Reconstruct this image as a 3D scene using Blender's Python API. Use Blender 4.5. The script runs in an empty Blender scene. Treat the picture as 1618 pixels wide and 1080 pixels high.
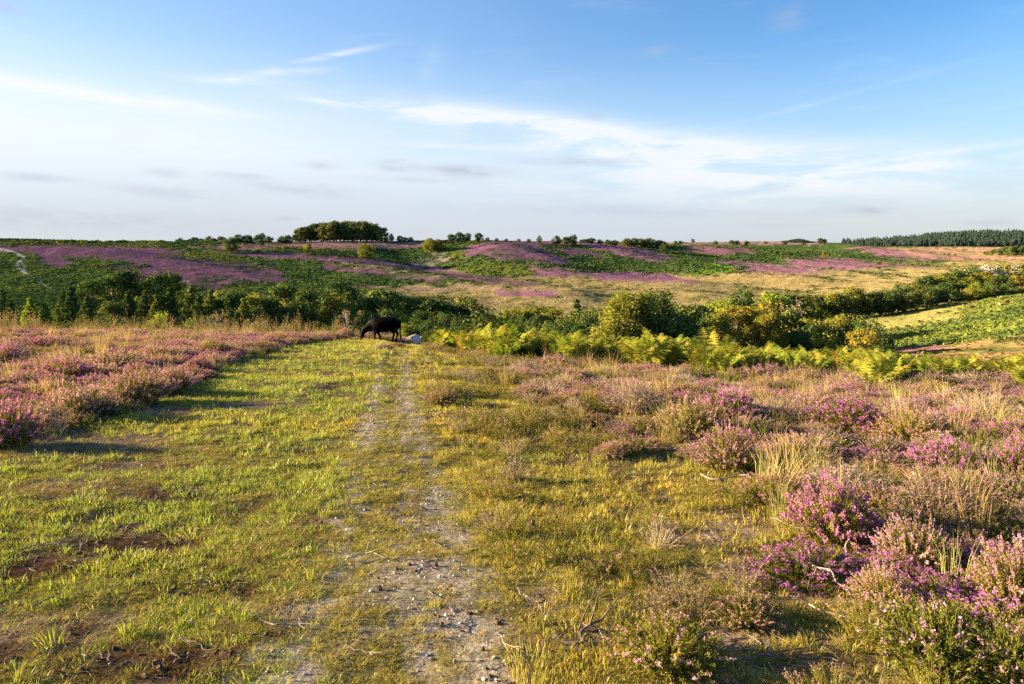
import bpy, math, random
import numpy as np
from mathutils import Vector, Matrix
R = math.radians
rng = np.random.default_rng(7)
random.seed(7)
sc = bpy.context.scene
COL = sc.collection

# ------------------------------------------------------------------ camera, sky, sun, exposure
EYE, F, CX, HZ = 1.65, 1079.0, 809.0, 380.0
cam = bpy.data.cameras.new('camera'); camo = bpy.data.objects.new('camera', cam); COL.objects.link(camo)
camo.location = (0, 0, EYE); camo.rotation_euler = (R(90), 0, 0)
cam.sensor_width = 36; cam.lens = 36 * F / 1618; cam.shift_y = -(540 - HZ) / 1618
cam.clip_start = 0.05; cam.clip_end = 40000
sc.camera = camo
SUN_EL, SUN_AZ = R(13.0), R(-83)          # azimuth from +Y, negative = to the left
sdir = Vector((math.sin(SUN_AZ) * math.cos(SUN_EL), math.cos(SUN_AZ) * math.cos(SUN_EL), math.sin(SUN_EL)))
sl = bpy.data.lights.new('sun', 'SUN'); sl.energy = 5.0; sl.angle = R(0.6); sl.color = (1.0, 0.76, 0.45)
so = bpy.data.objects.new('sun', sl); COL.objects.link(so); so.rotation_euler = (-sdir).to_track_quat('-Z', 'Y').to_euler()
so.location = (0, 0, 60)
sc.view_settings.view_transform = 'Standard'; sc.view_settings.look = 'None'
sc.view_settings.exposure = 2.6; sc.view_settings.gamma = 1.0
sc.render.engine = 'CYCLES'
sc.cycles.max_bounces = 5; sc.cycles.diffuse_bounces = 2; sc.cycles.transmission_bounces = 4; sc.cycles.transparent_max_bounces = 8
sc.cycles.use_denoising = False; sc.cycles.use_adaptive_sampling = True; sc.cycles.adaptive_threshold = 0.015

class NT:
    """small helper that builds maths in a node tree"""
    def __init__(s, nt): s.nt = nt
    def n(s, t, **k):
        o = s.nt.nodes.new(t)
        for a, b in k.items(): setattr(o, a, b)
        return o
    def put(s, sock, v):
        if isinstance(v, bpy.types.NodeSocket): s.nt.links.new(v, sock)
        elif v is not None: sock.default_value = v
    def m(s, op, a, b=None, c=None, clamp=False):
        o = s.n('ShaderNodeMath', operation=op, use_clamp=clamp)
        for i, v in enumerate((a, b, c)):
            if v is not None: s.put(o.inputs[i], v)
        return o.outputs[0]
    def vm(s, op, a, b=None):
        o = s.n('ShaderNodeVectorMath', operation=op); s.put(o.inputs[0], a)
        if b is not None: s.put(o.inputs[1], b)
        return o.outputs[0]
    def ramp(s, v, lo, hi, a=0.0, b=1.0):
        o = s.n('ShaderNodeMapRange', interpolation_type='SMOOTHSTEP')
        for i, x in enumerate((v, lo, hi, a, b)): s.put(o.inputs[i], x)
        return o.outputs[0]
    def noise(s, vec, scale, detail=4, rough=0.55, dist=0.0):
        o = s.n('ShaderNodeTexNoise'); s.put(o.inputs['Vector'], vec)
        o.inputs['Scale'].default_value = scale; o.inputs['Detail'].default_value = detail
        o.inputs['Roughness'].default_value = rough; o.inputs['Distortion'].default_value = dist
        return o.outputs['Fac']
    def mix(s, f, a, b, mode='MIX'):
        o = s.n('ShaderNodeMix', data_type='RGBA', blend_type=mode); s.put(o.inputs[0], f)
        s.put(o.inputs[6], a); s.put(o.inputs[7], b); return o.outputs[2]
    def xyz(s, v):
        o = s.n('ShaderNodeSeparateXYZ'); s.put(o.inputs[0], v); return o.outputs
    def comb(s, x, y, z):
        o = s.n('ShaderNodeCombineXYZ')
        for i, v in enumerate((x, y, z)): s.put(o.inputs[i], v)
        return o.outputs[0]

def build_world():
    w = bpy.data.worlds.new('World'); sc.world = w; w.use_nodes = True
    nt = w.node_tree; nt.nodes.clear(); N = NT(nt)
    sky = N.n('ShaderNodeTexSky', sky_type='NISHITA'); sky.sun_disc = False
    sky.sun_elevation = SUN_EL; sky.sun_rotation = SUN_AZ
    sky.altitude = 0; sky.air_density = 1.0; sky.dust_density = 0.6; sky.ozone_density = 2.0
    d = N.n('ShaderNodeTexCoord').outputs['Generated']
    x, y, z = N.xyz(d)
    az = N.m('ARCTAN2', x, y); el = N.m('ARCSINE', z)
    # cloud noise lives on the dome (azimuth, elevation), stretched along the horizon
    v1 = N.comb(N.m('MULTIPLY', az, 3.0), N.m('MULTIPLY', el, 16.0), 0.0)
    fib = N.noise(v1, 2.2, 7, 0.62, 0.5)
    v2 = N.comb(N.m('MULTIPLY', az, 9.0), N.m('MULTIPLY', el, 26.0), 3.0)
    puff = N.noise(v2, 2.4, 6, 0.6, 0.2)
    def streak(px, row, ln, th, slope, fuzz=0.6):
        a0 = math.atan((px - CX) / F); e0 = math.atan((HZ - row) / F * math.cos(a0))
        th /= F; ln /= F; ang = -math.atan(slope)
        dx = N.m('SUBTRACT', az, a0); dy = N.m('SUBTRACT', el, e0)
        wob = N.m('MULTIPLY', N.m('SUBTRACT', fib, 0.5), th * 2.2 * fuzz)
        u = N.m('ADD', N.m('MULTIPLY', dx, math.cos(ang)), N.m('MULTIPLY', dy, math.sin(ang)))
        v = N.m('ADD', N.m('SUBTRACT', N.m('MULTIPLY', dy, math.cos(ang)), N.m('MULTIPLY', dx, math.sin(ang))), wob)
        q = N.m('ADD', N.m('POWER', N.m('ABSOLUTE', N.m('DIVIDE', u, ln)), 2.0), N.m('POWER', N.m('ABSOLUTE', N.m('DIVIDE', v, th)), 2.0))
        return N.m('EXPONENT', N.m('MULTIPLY', q, -1.0))
    def total(lst):
        t = None
        for s_, k in lst:
            q = N.m('MULTIPLY', s_, k); t = q if t is None else N.m('ADD', t, q)
        return t
    cir = total([(streak(640, 172, 150, 10, .10), .75), (streak(820, 192, 190, 19, .13), .95), (streak(1010, 228, 230, 26, .13), .9),
                 (streak(1230, 258, 240, 34, .05), .7), (streak(560, 163, 80, 4, .03, .3), .5), (streak(100, 143, 150, 11, .09), .85), (streak(270, 160, 110, 8, .10), .5),
                 (streak(440, 113, 60, 6, -.13), .55), (streak(370, 126, 60, 6, -.04), .55), (streak(530, 86, 60, 4.5, -.25), .6),
                 (streak(682, 100, 16, 34, .3, .6), .14), (streak(1560, 231, 160, 4, -.09, .25), .35), (streak(1540, 252, 160, 5, -.08, .25), .4),
                 (streak(1290, 162, 130, 3.5, -.2, .2), .14), (streak(720, 231, 110, 5, .02), .45), (streak(1120, 290, 420, 40, .02), .45),
                 (streak(200, 215, 260, 45, .02), .35)])
    cir = N.m('MULTIPLY', cir, N.ramp(fib, 0.32, 0.62, 0.18, 1.25))
    thin = N.m('MULTIPLY', N.ramp(fib, 0.50, 0.80), N.ramp(el, 0.02, 0.25, 0.30, 0.10))
    cover = N.m('ADD', cir, thin, clamp=True)
    cover = N.m('MULTIPLY', cover, N.ramp(z, 0.0, 0.04))
    grey = total([(streak(735, 270, 60, 9, .05), 1.0), (streak(627, 262, 26, 8, .0), .9), (streak(510, 260, 24, 6, .0), .7), (streak(915, 254, 75, 6.5, .0), .75),
                  (streak(1382, 331, 28, 6, .0), .9), (streak(380, 278, 40, 5, .03), .5), (streak(60, 281, 45, 5, .05), .6), (streak(260, 303, 70, 9, .05), .5),
                  (streak(480, 300, 90, 9, .06), .55), (streak(1050, 335, 330, 9, .02), .4), (streak(100, 345, 260, 18, .02), .5), (streak(640, 283, 70, 4, .02), .4),
                  (streak(1247, 28, 26, 17, -.2), .32), (streak(1037, 80, 24, 9, -.2), .3), (streak(940, 183, 14, 5, 0), .5), (streak(8, 10, 22, 9, 0), .6),
                  (streak(1560, 352, 30, 5, 0), .5), (streak(262, 273, 22, 6, 0), .5), (streak(455, 344, 14, 4, 0), .5), (streak(1220, 356, 60, 4, 0), .35)])
    grey = N.m('MULTIPLY', grey, N.ramp(puff, 0.28, 0.58, 0.25, 1.1), clamp=True)
    low = N.m('MULTIPLY', N.ramp(fib, 0.48, 0.72), N.m('MULTIPLY', N.ramp(el, 0.13, 0.05), 0.22))
    grey = N.m('ADD', grey, low, clamp=True)
    base = sky.outputs[0]
    # photographs of such evenings hold a strongly blue zenith: slight saturation of the sky itself
    hs = N.n('ShaderNodeHueSaturation'); hs.inputs['Saturation'].default_value = 1.30; hs.inputs['Hue'].default_value = 0.5
    nt.links.new(base, hs.inputs['Color']); base = hs.outputs[0]
    base = N.mix(1.0, base, (.70, .70, .80, 1), 'MULTIPLY')
    # thin milky veil of high haze, thickening to the horizon all round and towards the low sun
    tosun = N.ramp(N.m('ADD', N.m('MULTIPLY', x, sdir.x), N.m('MULTIPLY', y, sdir.y)), -0.45, 0.75)
    veil = N.m('ADD', N.ramp(el, 0.30, 0.02, 0.0, 0.80), N.m('MULTIPLY', tosun, N.ramp(el, 0.42, 0.10, 0.48, 0.46)), clamp=True)
    veil = N.m('MINIMUM', veil, 0.93)
    vc = N.mix(tosun, (1.62, 2.25, 2.95, 1), N.mix(N.ramp(el, 0.16, 0.34), (2.65, 2.83, 2.98, 1), (1.42, 2.06, 2.88, 1)))
    vc = N.mix(N.ramp(el, 0.01, 0.14), (1.95, 2.15, 2.45, 1), vc)
    c0 = N.mix(veil, base, vc)
    c1 = N.mix(N.m('MULTIPLY', cover, 0.85), c0, (2.85, 2.93, 3.0, 1))
    c2 = N.mix(N.m('MULTIPLY', grey, 0.8), c1, (1.62, 1.72, 2.05, 1))
    bg = N.n('ShaderNodeBackground'); nt.links.new(c2, bg.inputs[0]); bg.inputs[1].default_value = 0.056
    out = N.n('ShaderNodeOutputWorld'); nt.links.new(bg.outputs[0], out.inputs[0])
build_world()

# ------------------------------------------------------------------ maths helpers
_perm = np.random.default_rng(11).random((257, 257)).astype(np.float32)
def vnoise(x, y):
    xi = np.floor(x); yi = np.floor(y); fx = x - xi; fy = y - yi
    fx = fx * fx * (3 - 2 * fx); fy = fy * fy * (3 - 2 * fy)
    xi = xi.astype(np.int64) % 256; yi = yi.astype(np.int64) % 256
    a = _perm[xi, yi]; b = _perm[xi + 1, yi]; c = _perm[xi, yi + 1]; d = _perm[xi + 1, yi + 1]
    return (a * (1 - fx) + b * fx) * (1 - fy) + (c * (1 - fx) + d * fx) * fy
def fbm(x, y, sc_, oct_=4, seed=0):
    x = np.asarray(x, float) / sc_ + seed * 17.3 + 400; y = np.asarray(y, float) / sc_ + seed * 9.1 + 700
    t = 0; a = .5; s = 0
    for i in range(oct_):
        t = t + a * vnoise(x, y); s += a; a *= .5; x = x * 2.03 + 5.1; y = y * 2.03 + 1.7
    return t / s
def ss(v, a, b):
    t = np.clip((np.asarray(v, float) - a) / (b - a), 0, 1); return t * t * (3 - 2 * t)

# ------------------------------------------------------------------ the lie of the land
BP = np.array([-600, 0, 400, 600, 700, 800, 1000, 1300, 1618, 2100], float)
BV = np.array([.00105, .00115, .00125, .0014, .0018, .0022, .0029, .00325, .0037, .004])
TP = np.array([-900, -400, 0, 200, 400, 600, 800, 1000, 1200, 1400, 1540, 1618, 2000, 2600], float)
TD = np.array([45, 70, 100, 140, 200, 280, 380, 500, 620, 740, 850, 1000, 1200, 1500, 2000, 2600, 4000, 7000, 14000], float)
TR = np.array([
 [540, 545, 542, 530, 508, 482, 446, 405, 392, 389, 387, 386, 386, 386, 386, 387, 386, 384, 383],
 [536, 543, 541, 529, 509, 484, 449, 408, 392, 388, 386, 385, 386, 386, 386, 387, 386, 384, 383],
 [533, 541, 540, 529, 510, 486, 453, 412, 393, 388, 386, 385, 386, 386, 386, 387, 386, 378, 383],
 [534, 543, 545, 538, 520, 496, 464, 428, 398, 389, 386, 385, 386, 386, 386, 387, 386, 384, 383],
 [536, 548, 552, 548, 532, 508, 480, 452, 423, 397, 384, 383, 385, 386, 386, 387, 386, 385, 384],
 [541, 556, 562, 557, 546, 522, 496, 468, 440, 408, 380, 381, 384, 386, 386, 387, 386, 385, 384],
 [556, 568, 572, 562, 547, 526, 501, 471, 444, 408, 379, 380, 384, 386, 386, 387, 386, 385, 384],
 [590, 588, 576, 562, 548, 526, 500, 473, 452, 430, 404, 381, 383, 385, 386, 387, 386, 385, 384],
 [612, 600, 584, 566, 553, 529, 501, 477, 456, 437, 415, 394, 382, 384, 386, 387, 386, 380, 384],
 [622, 604, 586, 566, 544, 516, 489, 468, 451, 435, 421, 404, 391, 389, 391, 384, 386, 385, 384],
 [630, 604, 582, 552, 522, 490, 472, 459, 446, 432, 420, 411, 404, 400, 393, 368, 386, 385, 384],
 [634, 602, 574, 540, 504, 470, 462, 453, 442, 431, 421, 413, 407, 402, 394, 370, 386, 385, 384],
 [636, 600, 566, 530, 494, 462, 456, 448, 440, 430, 421, 413, 407, 402, 393, 376, 386, 385, 384],
 [636, 600, 566, 530, 494, 462, 456, 448, 440, 430, 421, 413, 407, 402, 393, 376, 386, 385, 384]], float)
_gu = np.linspace(-900, 2600, 281); _gl = np.linspace(math.log(45), math.log(14000), 260)
_tmp = np.array([np.interp(_gl, np.log(TD), r) for r in TR])
TAB = np.array([np.interp(_gu, TP, _tmp[:, j]) for j in range(len(_gl))]).T
def _blur(a, n, ax):
    k = np.hanning(n + 2)[1:-1]; k /= k.sum(); pad = [(0, 0), (0, 0)]; pad[ax] = (n // 2, n // 2)
    b = np.pad(a, pad, mode='edge'); return np.apply_along_axis(lambda v: np.convolve(v, k, 'valid'), ax, b)
TAB = _blur(_blur(TAB, 15, 0), 7, 1)
def W(px, d): return ((px - CX) / F * d, d)
SPURS = [([(-400, 660), (60, 600), (200, 570), (330, 530), (450, 490), (540, 455)], 7.0, 46),
         ([(300, 780), (440, 720), (560, 660), (700, 590), (800, 545), (880, 510)], 7.5, 36),
         ([(640, 800), (690, 730), (680, 690)], -7.5, 34),
         ([(800, 790), (840, 750), (880, 690), (960, 640), (1060, 610)], 5.5, 46),
         ([(940, 900), (1040, 790), (1170, 720), (1260, 690)], 6.0, 34),
         ([(1100, 980), (1230, 880), (1330, 810), (1450, 770)], 6.0, 36),
         ([(1330, 1150), (1400, 1020), (1500, 960)], 7.0, 50),
         ([(700, 480), (800, 470), (900, 460)], 2.2, 22), ([(930, 560), (1020, 545), (1100, 530)], 2.6, 22),
         ([(1100, 610), (1150, 600)], 3.0, 20),
         ([(1250, 150), (1330, 140), (1420, 120)], 1.2, 12), ([(1480, 95), (1620, 90), (1900, 90)], 1.5, 14)]
def seg_dist(x, y, pts):
    best = np.full(np.shape(x), 1e18)
    for (x0, y0), (x1, y1) in zip(pts[:-1], pts[1:]):
        dx, dy = x1 - x0, y1 - y0; t = np.clip(((x - x0) * dx + (y - y0) * dy) / (dx * dx + dy * dy), 0, 1)
        best = np.minimum(best, (x - x0 - t * dx) ** 2 + (y - y0 - t * dy) ** 2)
    return np.sqrt(best)
def Z(x, y):
    x = np.asarray(x, float); y = np.asarray(y, float)
    ye = np.maximum(y, 6.0); px = CX + F * x / ye
    s = np.maximum(y, 0)
    b = np.interp(px, BP, BV)
    zn = -.05 * s - b * s * s
    zn = zn + (fbm(x, y, 3.5, 3, 1) - .5) * .16 * ss(y, 2, 7) + (fbm(x, y, .7, 3, 2) - .5) * .07
    iu = np.clip((px - _gu[0]) / (_gu[1] - _gu[0]), 0, len(_gu) - 1.001); il = np.clip((np.log(np.maximum(y, 45)) - _gl[0]) / (_gl[1] - _gl[0]), 0, len(_gl) - 1.001)
    a = iu.astype(int); c = il.astype(int); fa = iu - a; fc = il - c
    row = (TAB[a, c] * (1 - fa) + TAB[a + 1, c] * fa) * (1 - fc) + (TAB[a, c + 1] * (1 - fa) + TAB[a + 1, c + 1] * fa) * fc
    zf = EYE - (row - HZ) / F * np.maximum(y, 45)
    far = np.asarray(y) > 50
    if np.any(far):
        add = np.zeros(np.shape(x))
        for pts, A, w in SPURS:
            add = add + A * np.exp(-(seg_dist(x, y, [W(*p) for p in pts]) / w) ** 2)
        add = add + (fbm(x, y, 60, 3, 3) - .5) * 3.0 * ss(y, 90, 300) * (1 - ss(y, 1200, 2000)) + (fbm(x, y, 9, 3, 4) - .5) * 1.1 * ss(y, 60, 120)
        zf = zf + np.where(far, add * ss(y, 50, 80), 0)
    k = ss(y, 34, 60)
    return zn * (1 - k) + zf * k
def prow(x, y, z=None):
    if z is None: z = Z(x, y)
    y = np.maximum(y, .3); return CX + F * np.asarray(x) / y, HZ + F * (EYE - z) / y
def ground_at(px, row, y0=1.6, y1=44):
    ys = np.geomspace(y0, y1, 900); xs = (px - CX) / F * ys; r = prow(xs, ys)[1]
    i = np.argmax(r <= row) if np.any(r <= row) else int(np.argmin(r))
    return float(xs[i]), float(ys[i]), float(Z(xs[i], ys[i]))
def inpoly(px, py, poly):
    """signed distance in picture units: > 0 inside"""
    px = np.asarray(px, float); py = np.asarray(py, float)
    ins = np.zeros(px.shape, bool); n = len(poly)
    for i in range(n):
        x0, y0 = poly[i]; x1, y1 = poly[(i + 1) % n]
        c = (y0 > py) != (y1 > py)
        with np.errstate(divide='ignore', invalid='ignore'):
            xx = (x1 - x0) * (py - y0) / (y1 - y0 if y1 != y0 else 1e-9) + x0
        ins ^= c & (px < xx)
    d = seg_dist(px, py, list(poly) + [poly[0]])
    return np.where(ins, d, -d)

# ------------------------------------------------------------------ ground cover zones (what grows where)
HEATHER_L = [(-1500, 470), (-1500, 1000), (-300, 790), (0, 706), (75, 690), (160, 668), (230, 642), (305, 612), (350, 582), (400, 562), (470, 546), (545, 534), (650, 530), (650, 400), (-900, 400)]
HEATHER_R = [(740, 573), (775, 606), (830, 640), (905, 690), (1000, 735), (1110, 770), (1195, 830), (1290, 930), (1385, 1000), (1420, 1150), (4000, 1400), (4000, 560), (1618, 585), (1300, 585), (1000, 575)]
PATH_R = [(640, 560), (648, 625), (662, 690), (684, 770), (712, 900), (745, 1010), (780, 1130)]
PATH_L = [(600, 560), (592, 640), (566, 720), (552, 830), (520, 940), (450, 1060), (400, 1130)]
PEAT = [(215, 868, 120, 19), (110, 1035, 240, 62), (45, 905, 120, 30), (330, 932, 140, 25), (350, 700, 45, 7), (480, 717, 40, 6), (300, 790, 60, 10), (430, 1000, 110, 22), (620, 1075, 90, 10)]
LITTER = [(150, 705, 190, 22), (110, 770, 150, 24), (215, 738, 110, 14), (420, 640, 90, 6), (250, 650, 60, 6), (1130, 845, 100, 26), (1150, 915, 80, 22), (960, 1015, 90, 22), (1180, 1010, 90, 30), (1300, 940, 60, 25), (1240, 1060, 120, 25), (1560, 800, 70, 24), (1490, 925, 70, 18), (860, 950, 70, 22), (60, 1000, 200, 60), (450, 960, 120, 30)]
def blobs(px, row, lst):
    t = np.zeros(np.shape(px))
    for x, y, a, b in lst: t = np.maximum(t, 1.25 - np.sqrt(((px - x) / a) ** 2 + ((row - y) / b) ** 2))
    return t
def near_masks(x, y, z):
    px, row = prow(x, y, z)
    n1 = fbm(x, y, .9, 4, 5); n2 = fbm(x, y, .35, 3, 6)
    wpx = (n1 - .5) * 70 * np.clip((row - 500) / 250, .12, 2)
    sc_ = np.clip((row - 530) / 300, .03, 2)
    hl = inpoly(px + wpx, row, HEATHER_L) / (25 * sc_ + 3); hr = inpoly(px + wpx, row, HEATHER_R) / (90 * sc_ + 8)
    onl = (row > 480)
    hl = np.clip(hl * .5 + .5, 0, 1) * onl; hr = np.clip(hr * .5 + .5, 0, 1) * onl
    w = np.clip((row - 560) / 520, .02, 2)
    rr = 1 - seg_dist(px + wpx * .5, row, PATH_R) / (75 * w + 4); rl = 1 - seg_dist(px + wpx * .5, row, PATH_L) / (90 * w + 4)
    rut = np.maximum(rr, rl * .85); base = 1 - np.abs(px - (628 + 40 * w)) / (250 * w + 10)
    n3 = fbm(x, y, .11, 3, 16) * ss(y, 30, 6) + .5 * ss(y, 6, 30)
    gravel = np.clip(np.maximum(rut, base * .62) * .88 + ss(row, 640, 1080) * .05 + (n2 - .5) * .8 + (n3 - .5) * 1.5 - .06, 0, .9) * (rut + base * .6 > .02)
    peat = np.clip(blobs(px, row, PEAT) * 1.0 - .18 + (n2 - .5) * 2.2 + (n1 - .5) * 1.0 + (n3 - .5), 0, 1)
    lit = np.clip(blobs(px, row, LITTER) * 1.25 + .0 + (n2 - .5) * 1.7 + (n1 - .5) * 1.0 + (n3 - .5), 0, 1)
    # bare specks everywhere in the turf
    lit = np.maximum(lit, np.clip((n2 * .6 + n3 * .4 - .60) * 5, 0, .8))
    return px, row, hl, hr, gravel, peat, lit, n1, n2
C_ = lambda *a: np.array(a, float)
GREEN, DKGREEN, LIT_YGREEN = C_(.072, .108, .030), C_(.038, .068, .024), C_(.112, .138, .030)  # the yellow green is bracken with its sunlit tone put into the colour
HEATH, PALEH, DRY, PAST, SAND, BROWN = C_(.165, .080, .125), C_(.230, .135, .145), C_(.255, .200, .090), C_(.190, .180, .060), C_(.38, .345, .30), C_(.19, .125, .060)
FARZ = [
 (DRY, [(555, 474), (640, 452), (720, 446), (800, 436), (900, 432), (960, 438), (1000, 434), (1120, 432), (1200, 428), (1400, 424), (1480, 414), (1640, 404), (2400, 404), (2400, 460), (1640, 470), (1400, 482), (1200, 505), (700, 505), (500, 490)], 5),
 (C_(.29, .17, .13), [(1370, 391), (1640, 390), (2400, 390), (2400, 412), (1640, 411), (1450, 409)], 3),
 (DRY, [(1500, 402), (1650, 397), (2400, 397), (2400, 404), (1640, 405)], 3),
 (HEATH, [(-900, 386), (130, 388), (270, 392), (300, 402), (380, 410), (440, 424), (458, 441), (420, 447), (370, 444), (320, 440), (262, 425), (200, 411), (150, 408), (100, 406), (60, 402), (20, 397), (-900, 400)], 4),
 (HEATH, [(180, 424), (262, 414), (320, 436), (390, 448), (330, 457), (260, 446), (205, 440)], 6),
 (HEATH, [(50, 400), (80, 402), (105, 415), (90, 424), (68, 414)], 5),
 (HEATH, [(330, 397), (440, 398), (560, 405), (640, 416), (740, 429), (862, 451), (800, 451), (700, 436), (600, 421), (520, 412), (440, 408), (380, 402)], 3),
 (HEATH, [(500, 414), (560, 420), (640, 430), (705, 440), (690, 446), (620, 437), (540, 429), (500, 422)], 3),
 (C_(.20, .19, .10), [(520, 411), (600, 423), (700, 438), (690, 440), (600, 428), (520, 415)], 2),
 (C_(.23, .17, .12), [(560, 449), (640, 456), (760, 446), (800, 448), (740, 458), (640, 460), (560, 453)], 2),
 (PALEH, [(300, 389), (470, 380), (640, 376), (760, 376), (760, 380), (700, 382), (640, 391), (560, 393), (480, 391), (420, 396), (330, 393)], 2.5),
 (LIT_YGREEN * .8, [(395, 396), (440, 391), (490, 391), (540, 397), (440, 400)], 2), (LIT_YGREEN * .8, [(260, 403), (350, 401), (390, 412), (440, 425), (420, 424), (330, 412)], 3),
 (C_(.22, .20, .15), [(652, 414), (678, 400), (707, 393), (705, 412), (690, 420), (652, 421)], 2.5),
 (LIT_YGREEN, [(706, 416), (716, 398), (742, 383), (772, 380), (742, 394), (728, 408), (790, 411), (850, 424), (862, 434), (760, 437), (700, 423)], 3),  # sun-facing left flank of the spur, its lit look painted as brighter green
 (HEATH * 1.15, [(738, 395), (758, 384), (800, 377), (900, 377), (960, 383), (1040, 399), (1064, 412), (1010, 409), (950, 396), (900, 387), (850, 387), (850, 394), (905, 410), (890, 417), (840, 412), (780, 410), (742, 404)], 3),
 (HEATH, [(885, 392), (950, 401), (958, 408), (900, 401)], 2.5),
 (HEATH * 1.2, [(833, 421), (880, 424), (932, 431), (900, 436), (850, 437)], 3), (HEATH * 1.2, [(932, 432), (1000, 429), (1060, 435), (1102, 446), (1040, 446), (960, 441)], 2.5),
 (HEATH * 1.2, [(780, 461), (830, 455), (880, 463), (872, 469), (800, 467)], 2.5),
 (PALEH * .95, [(960, 378), (1320, 379), (1300, 386), (1100, 386), (1000, 385)], 2), (HEATH, [(1082, 394), (1130, 389), (1190, 395), (1205, 400), (1130, 402)], 3),
 (HEATH * 1.2, [(1130, 414), (1160, 411), (1240, 420), (1320, 429), (1240, 431), (1185, 430)], 3), (HEATH * 1.1, [(1230, 412), (1290, 407), (1340, 410), (1400, 415), (1482, 424), (1420, 424), (1340, 424), (1262, 421)], 3),
 (HEATH * 1.1, [(1340, 392), (1370, 387), (1440, 401), (1500, 409), (1440, 411), (1385, 404)], 3),
 (C_(.10, .19, .025), [(1105, 426), (1130, 416), (1168, 425), (1150, 431), (1100, 432)], 2.5),
 (PAST, [(1240, 508), (1300, 480), (1400, 470), (1530, 468), (1558, 480), (1500, 512), (1400, 534), (1300, 528)], 5),
 (LIT_YGREEN, [(2600, 440), (1618, 458), (1535, 477), (1500, 508), (1400, 532), (1290, 552), (1290, 640), (2600, 700)], 6),
 (HEATH * 1.2, [(1232, 548), (1290, 536), (1345, 546), (1310, 557)], 4), (BROWN, [(1460, 557), (1540, 540), (1640, 528), (2600, 500), (2600, 590), (1640, 582), (1500, 578)], 5),
 (C_(.2, .1, .1), [(1400, 556), (1440, 548), (1500, 550), (1450, 562)], 3)]
SANDP = [[(-60, 394), (8, 394), (24, 399), (38, 406), (30, 413), (26, 420), (34, 428), (43, 434)], [(40, 405), (36, 414), (37, 424), (43, 434)], [(43, 434), (60, 444), (85, 459)]]
def far_colour(x, y, z):
    px, row = prow(x, y, z)
    n = fbm(x, y, 45, 4, 7); n2 = fbm(x, y, 8, 3, 8); n3 = fbm(x, y, 2.2, 2, 9)
    jx = (fbm(x, y, 30, 3, 10) - .5) * 46 + (n2 - .5) * 16; jy = (fbm(x, y, 22, 3, 12) - .5) * 7 + (n2 - .5) * 3
    c = DKGREEN[None] * (1 - ss(n, .3, .7))[:, None] + GREEN[None] * ss(n, .3, .7)[:, None]
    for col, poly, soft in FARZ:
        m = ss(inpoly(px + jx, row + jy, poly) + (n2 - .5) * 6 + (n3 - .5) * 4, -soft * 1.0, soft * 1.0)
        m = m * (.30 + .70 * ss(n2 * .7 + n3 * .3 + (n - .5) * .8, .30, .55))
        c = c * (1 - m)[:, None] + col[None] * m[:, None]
    for k, pl in enumerate(SANDP):
        wd = (1.9, 1.4, .7)[k]; m = ss(seg_dist(px, row, pl), wd * 1.3, wd * .5) * (y < 900)
        c = c * (1 - m)[:, None] + SAND[None] * m[:, None]
    c = c * (.72 + .56 * n2)[:, None] * (.75 + .5 * n3)[:, None]
    return c
def near_colour(x, y, z):
    px, row, hl, hr, gravel, peat, lit, n1, n2 = near_masks(x, y, z)
    turf = C_(.130, .125, .038)[None] * (1 - n1)[:, None] + C_(.185, .150, .055)[None] * n1[:, None]
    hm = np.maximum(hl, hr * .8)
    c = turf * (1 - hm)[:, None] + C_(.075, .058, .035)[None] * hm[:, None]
    f = fbm(x, y, .06, 2, 20)
    for m, col in ((lit, C_(.20, .150, .110)), (peat, C_(.062, .040, .028)), (gravel, C_(.33, .28, .22))):
        c = c * (1 - m)[:, None] + (col[None] * (.55 + .9 * f)[:, None]) * m[:, None]
    return c * (.8 + .4 * n2)[:, None]
def ground_colour(x, y, z):
    k = ss(y, 42, 62)[:, None]
    return near_colour(x, y, z) * (1 - k) + far_colour(x, y, z) * k

# ------------------------------------------------------------------ mesh helpers
def mesh_np(name, v, quads=None, tris=None, mats=(), attrs=None, smooth=False, midx=None):
    me = bpy.data.meshes.new(name); v = np.asarray(v, np.float32)
    q = np.zeros((0, 4), np.int32) if quads is None else np.asarray(quads, np.int32).reshape(-1, 4)
    t = np.zeros((0, 3), np.int32) if tris is None else np.asarray(tris, np.int32).reshape(-1, 3)
    me.vertices.add(len(v)); me.vertices.foreach_set('co', v.ravel())
    loops = np.concatenate([q.ravel(), t.ravel()]).astype(np.int32); nf = len(q) + len(t)
    me.loops.add(len(loops)); me.loops.foreach_set('vertex_index', loops)
    me.polygons.add(nf); st = np.concatenate([np.arange(len(q)) * 4, len(q) * 4 + np.arange(len(t)) * 3]).astype(np.int32)
    me.polygons.foreach_set('loop_start', st)
    if midx is not None: me.polygons.foreach_set('material_index', np.asarray(midx, np.int32))
    me.polygons.foreach_set('use_smooth', np.full(nf, smooth))
    for k, (typ, arr) in (attrs or {}).items():
        a = me.attributes.new(k, typ, 'POINT')
        a.data.foreach_set({'FLOAT': 'value', 'INT': 'value', 'FLOAT_VECTOR': 'vector', 'FLOAT_COLOR': 'color'}[typ], np.ascontiguousarray(arr, np.int32 if typ == 'INT' else np.float32).ravel())
    for m in mats: me.materials.append(m)
    me.update(calc_edges=True); return me
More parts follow.
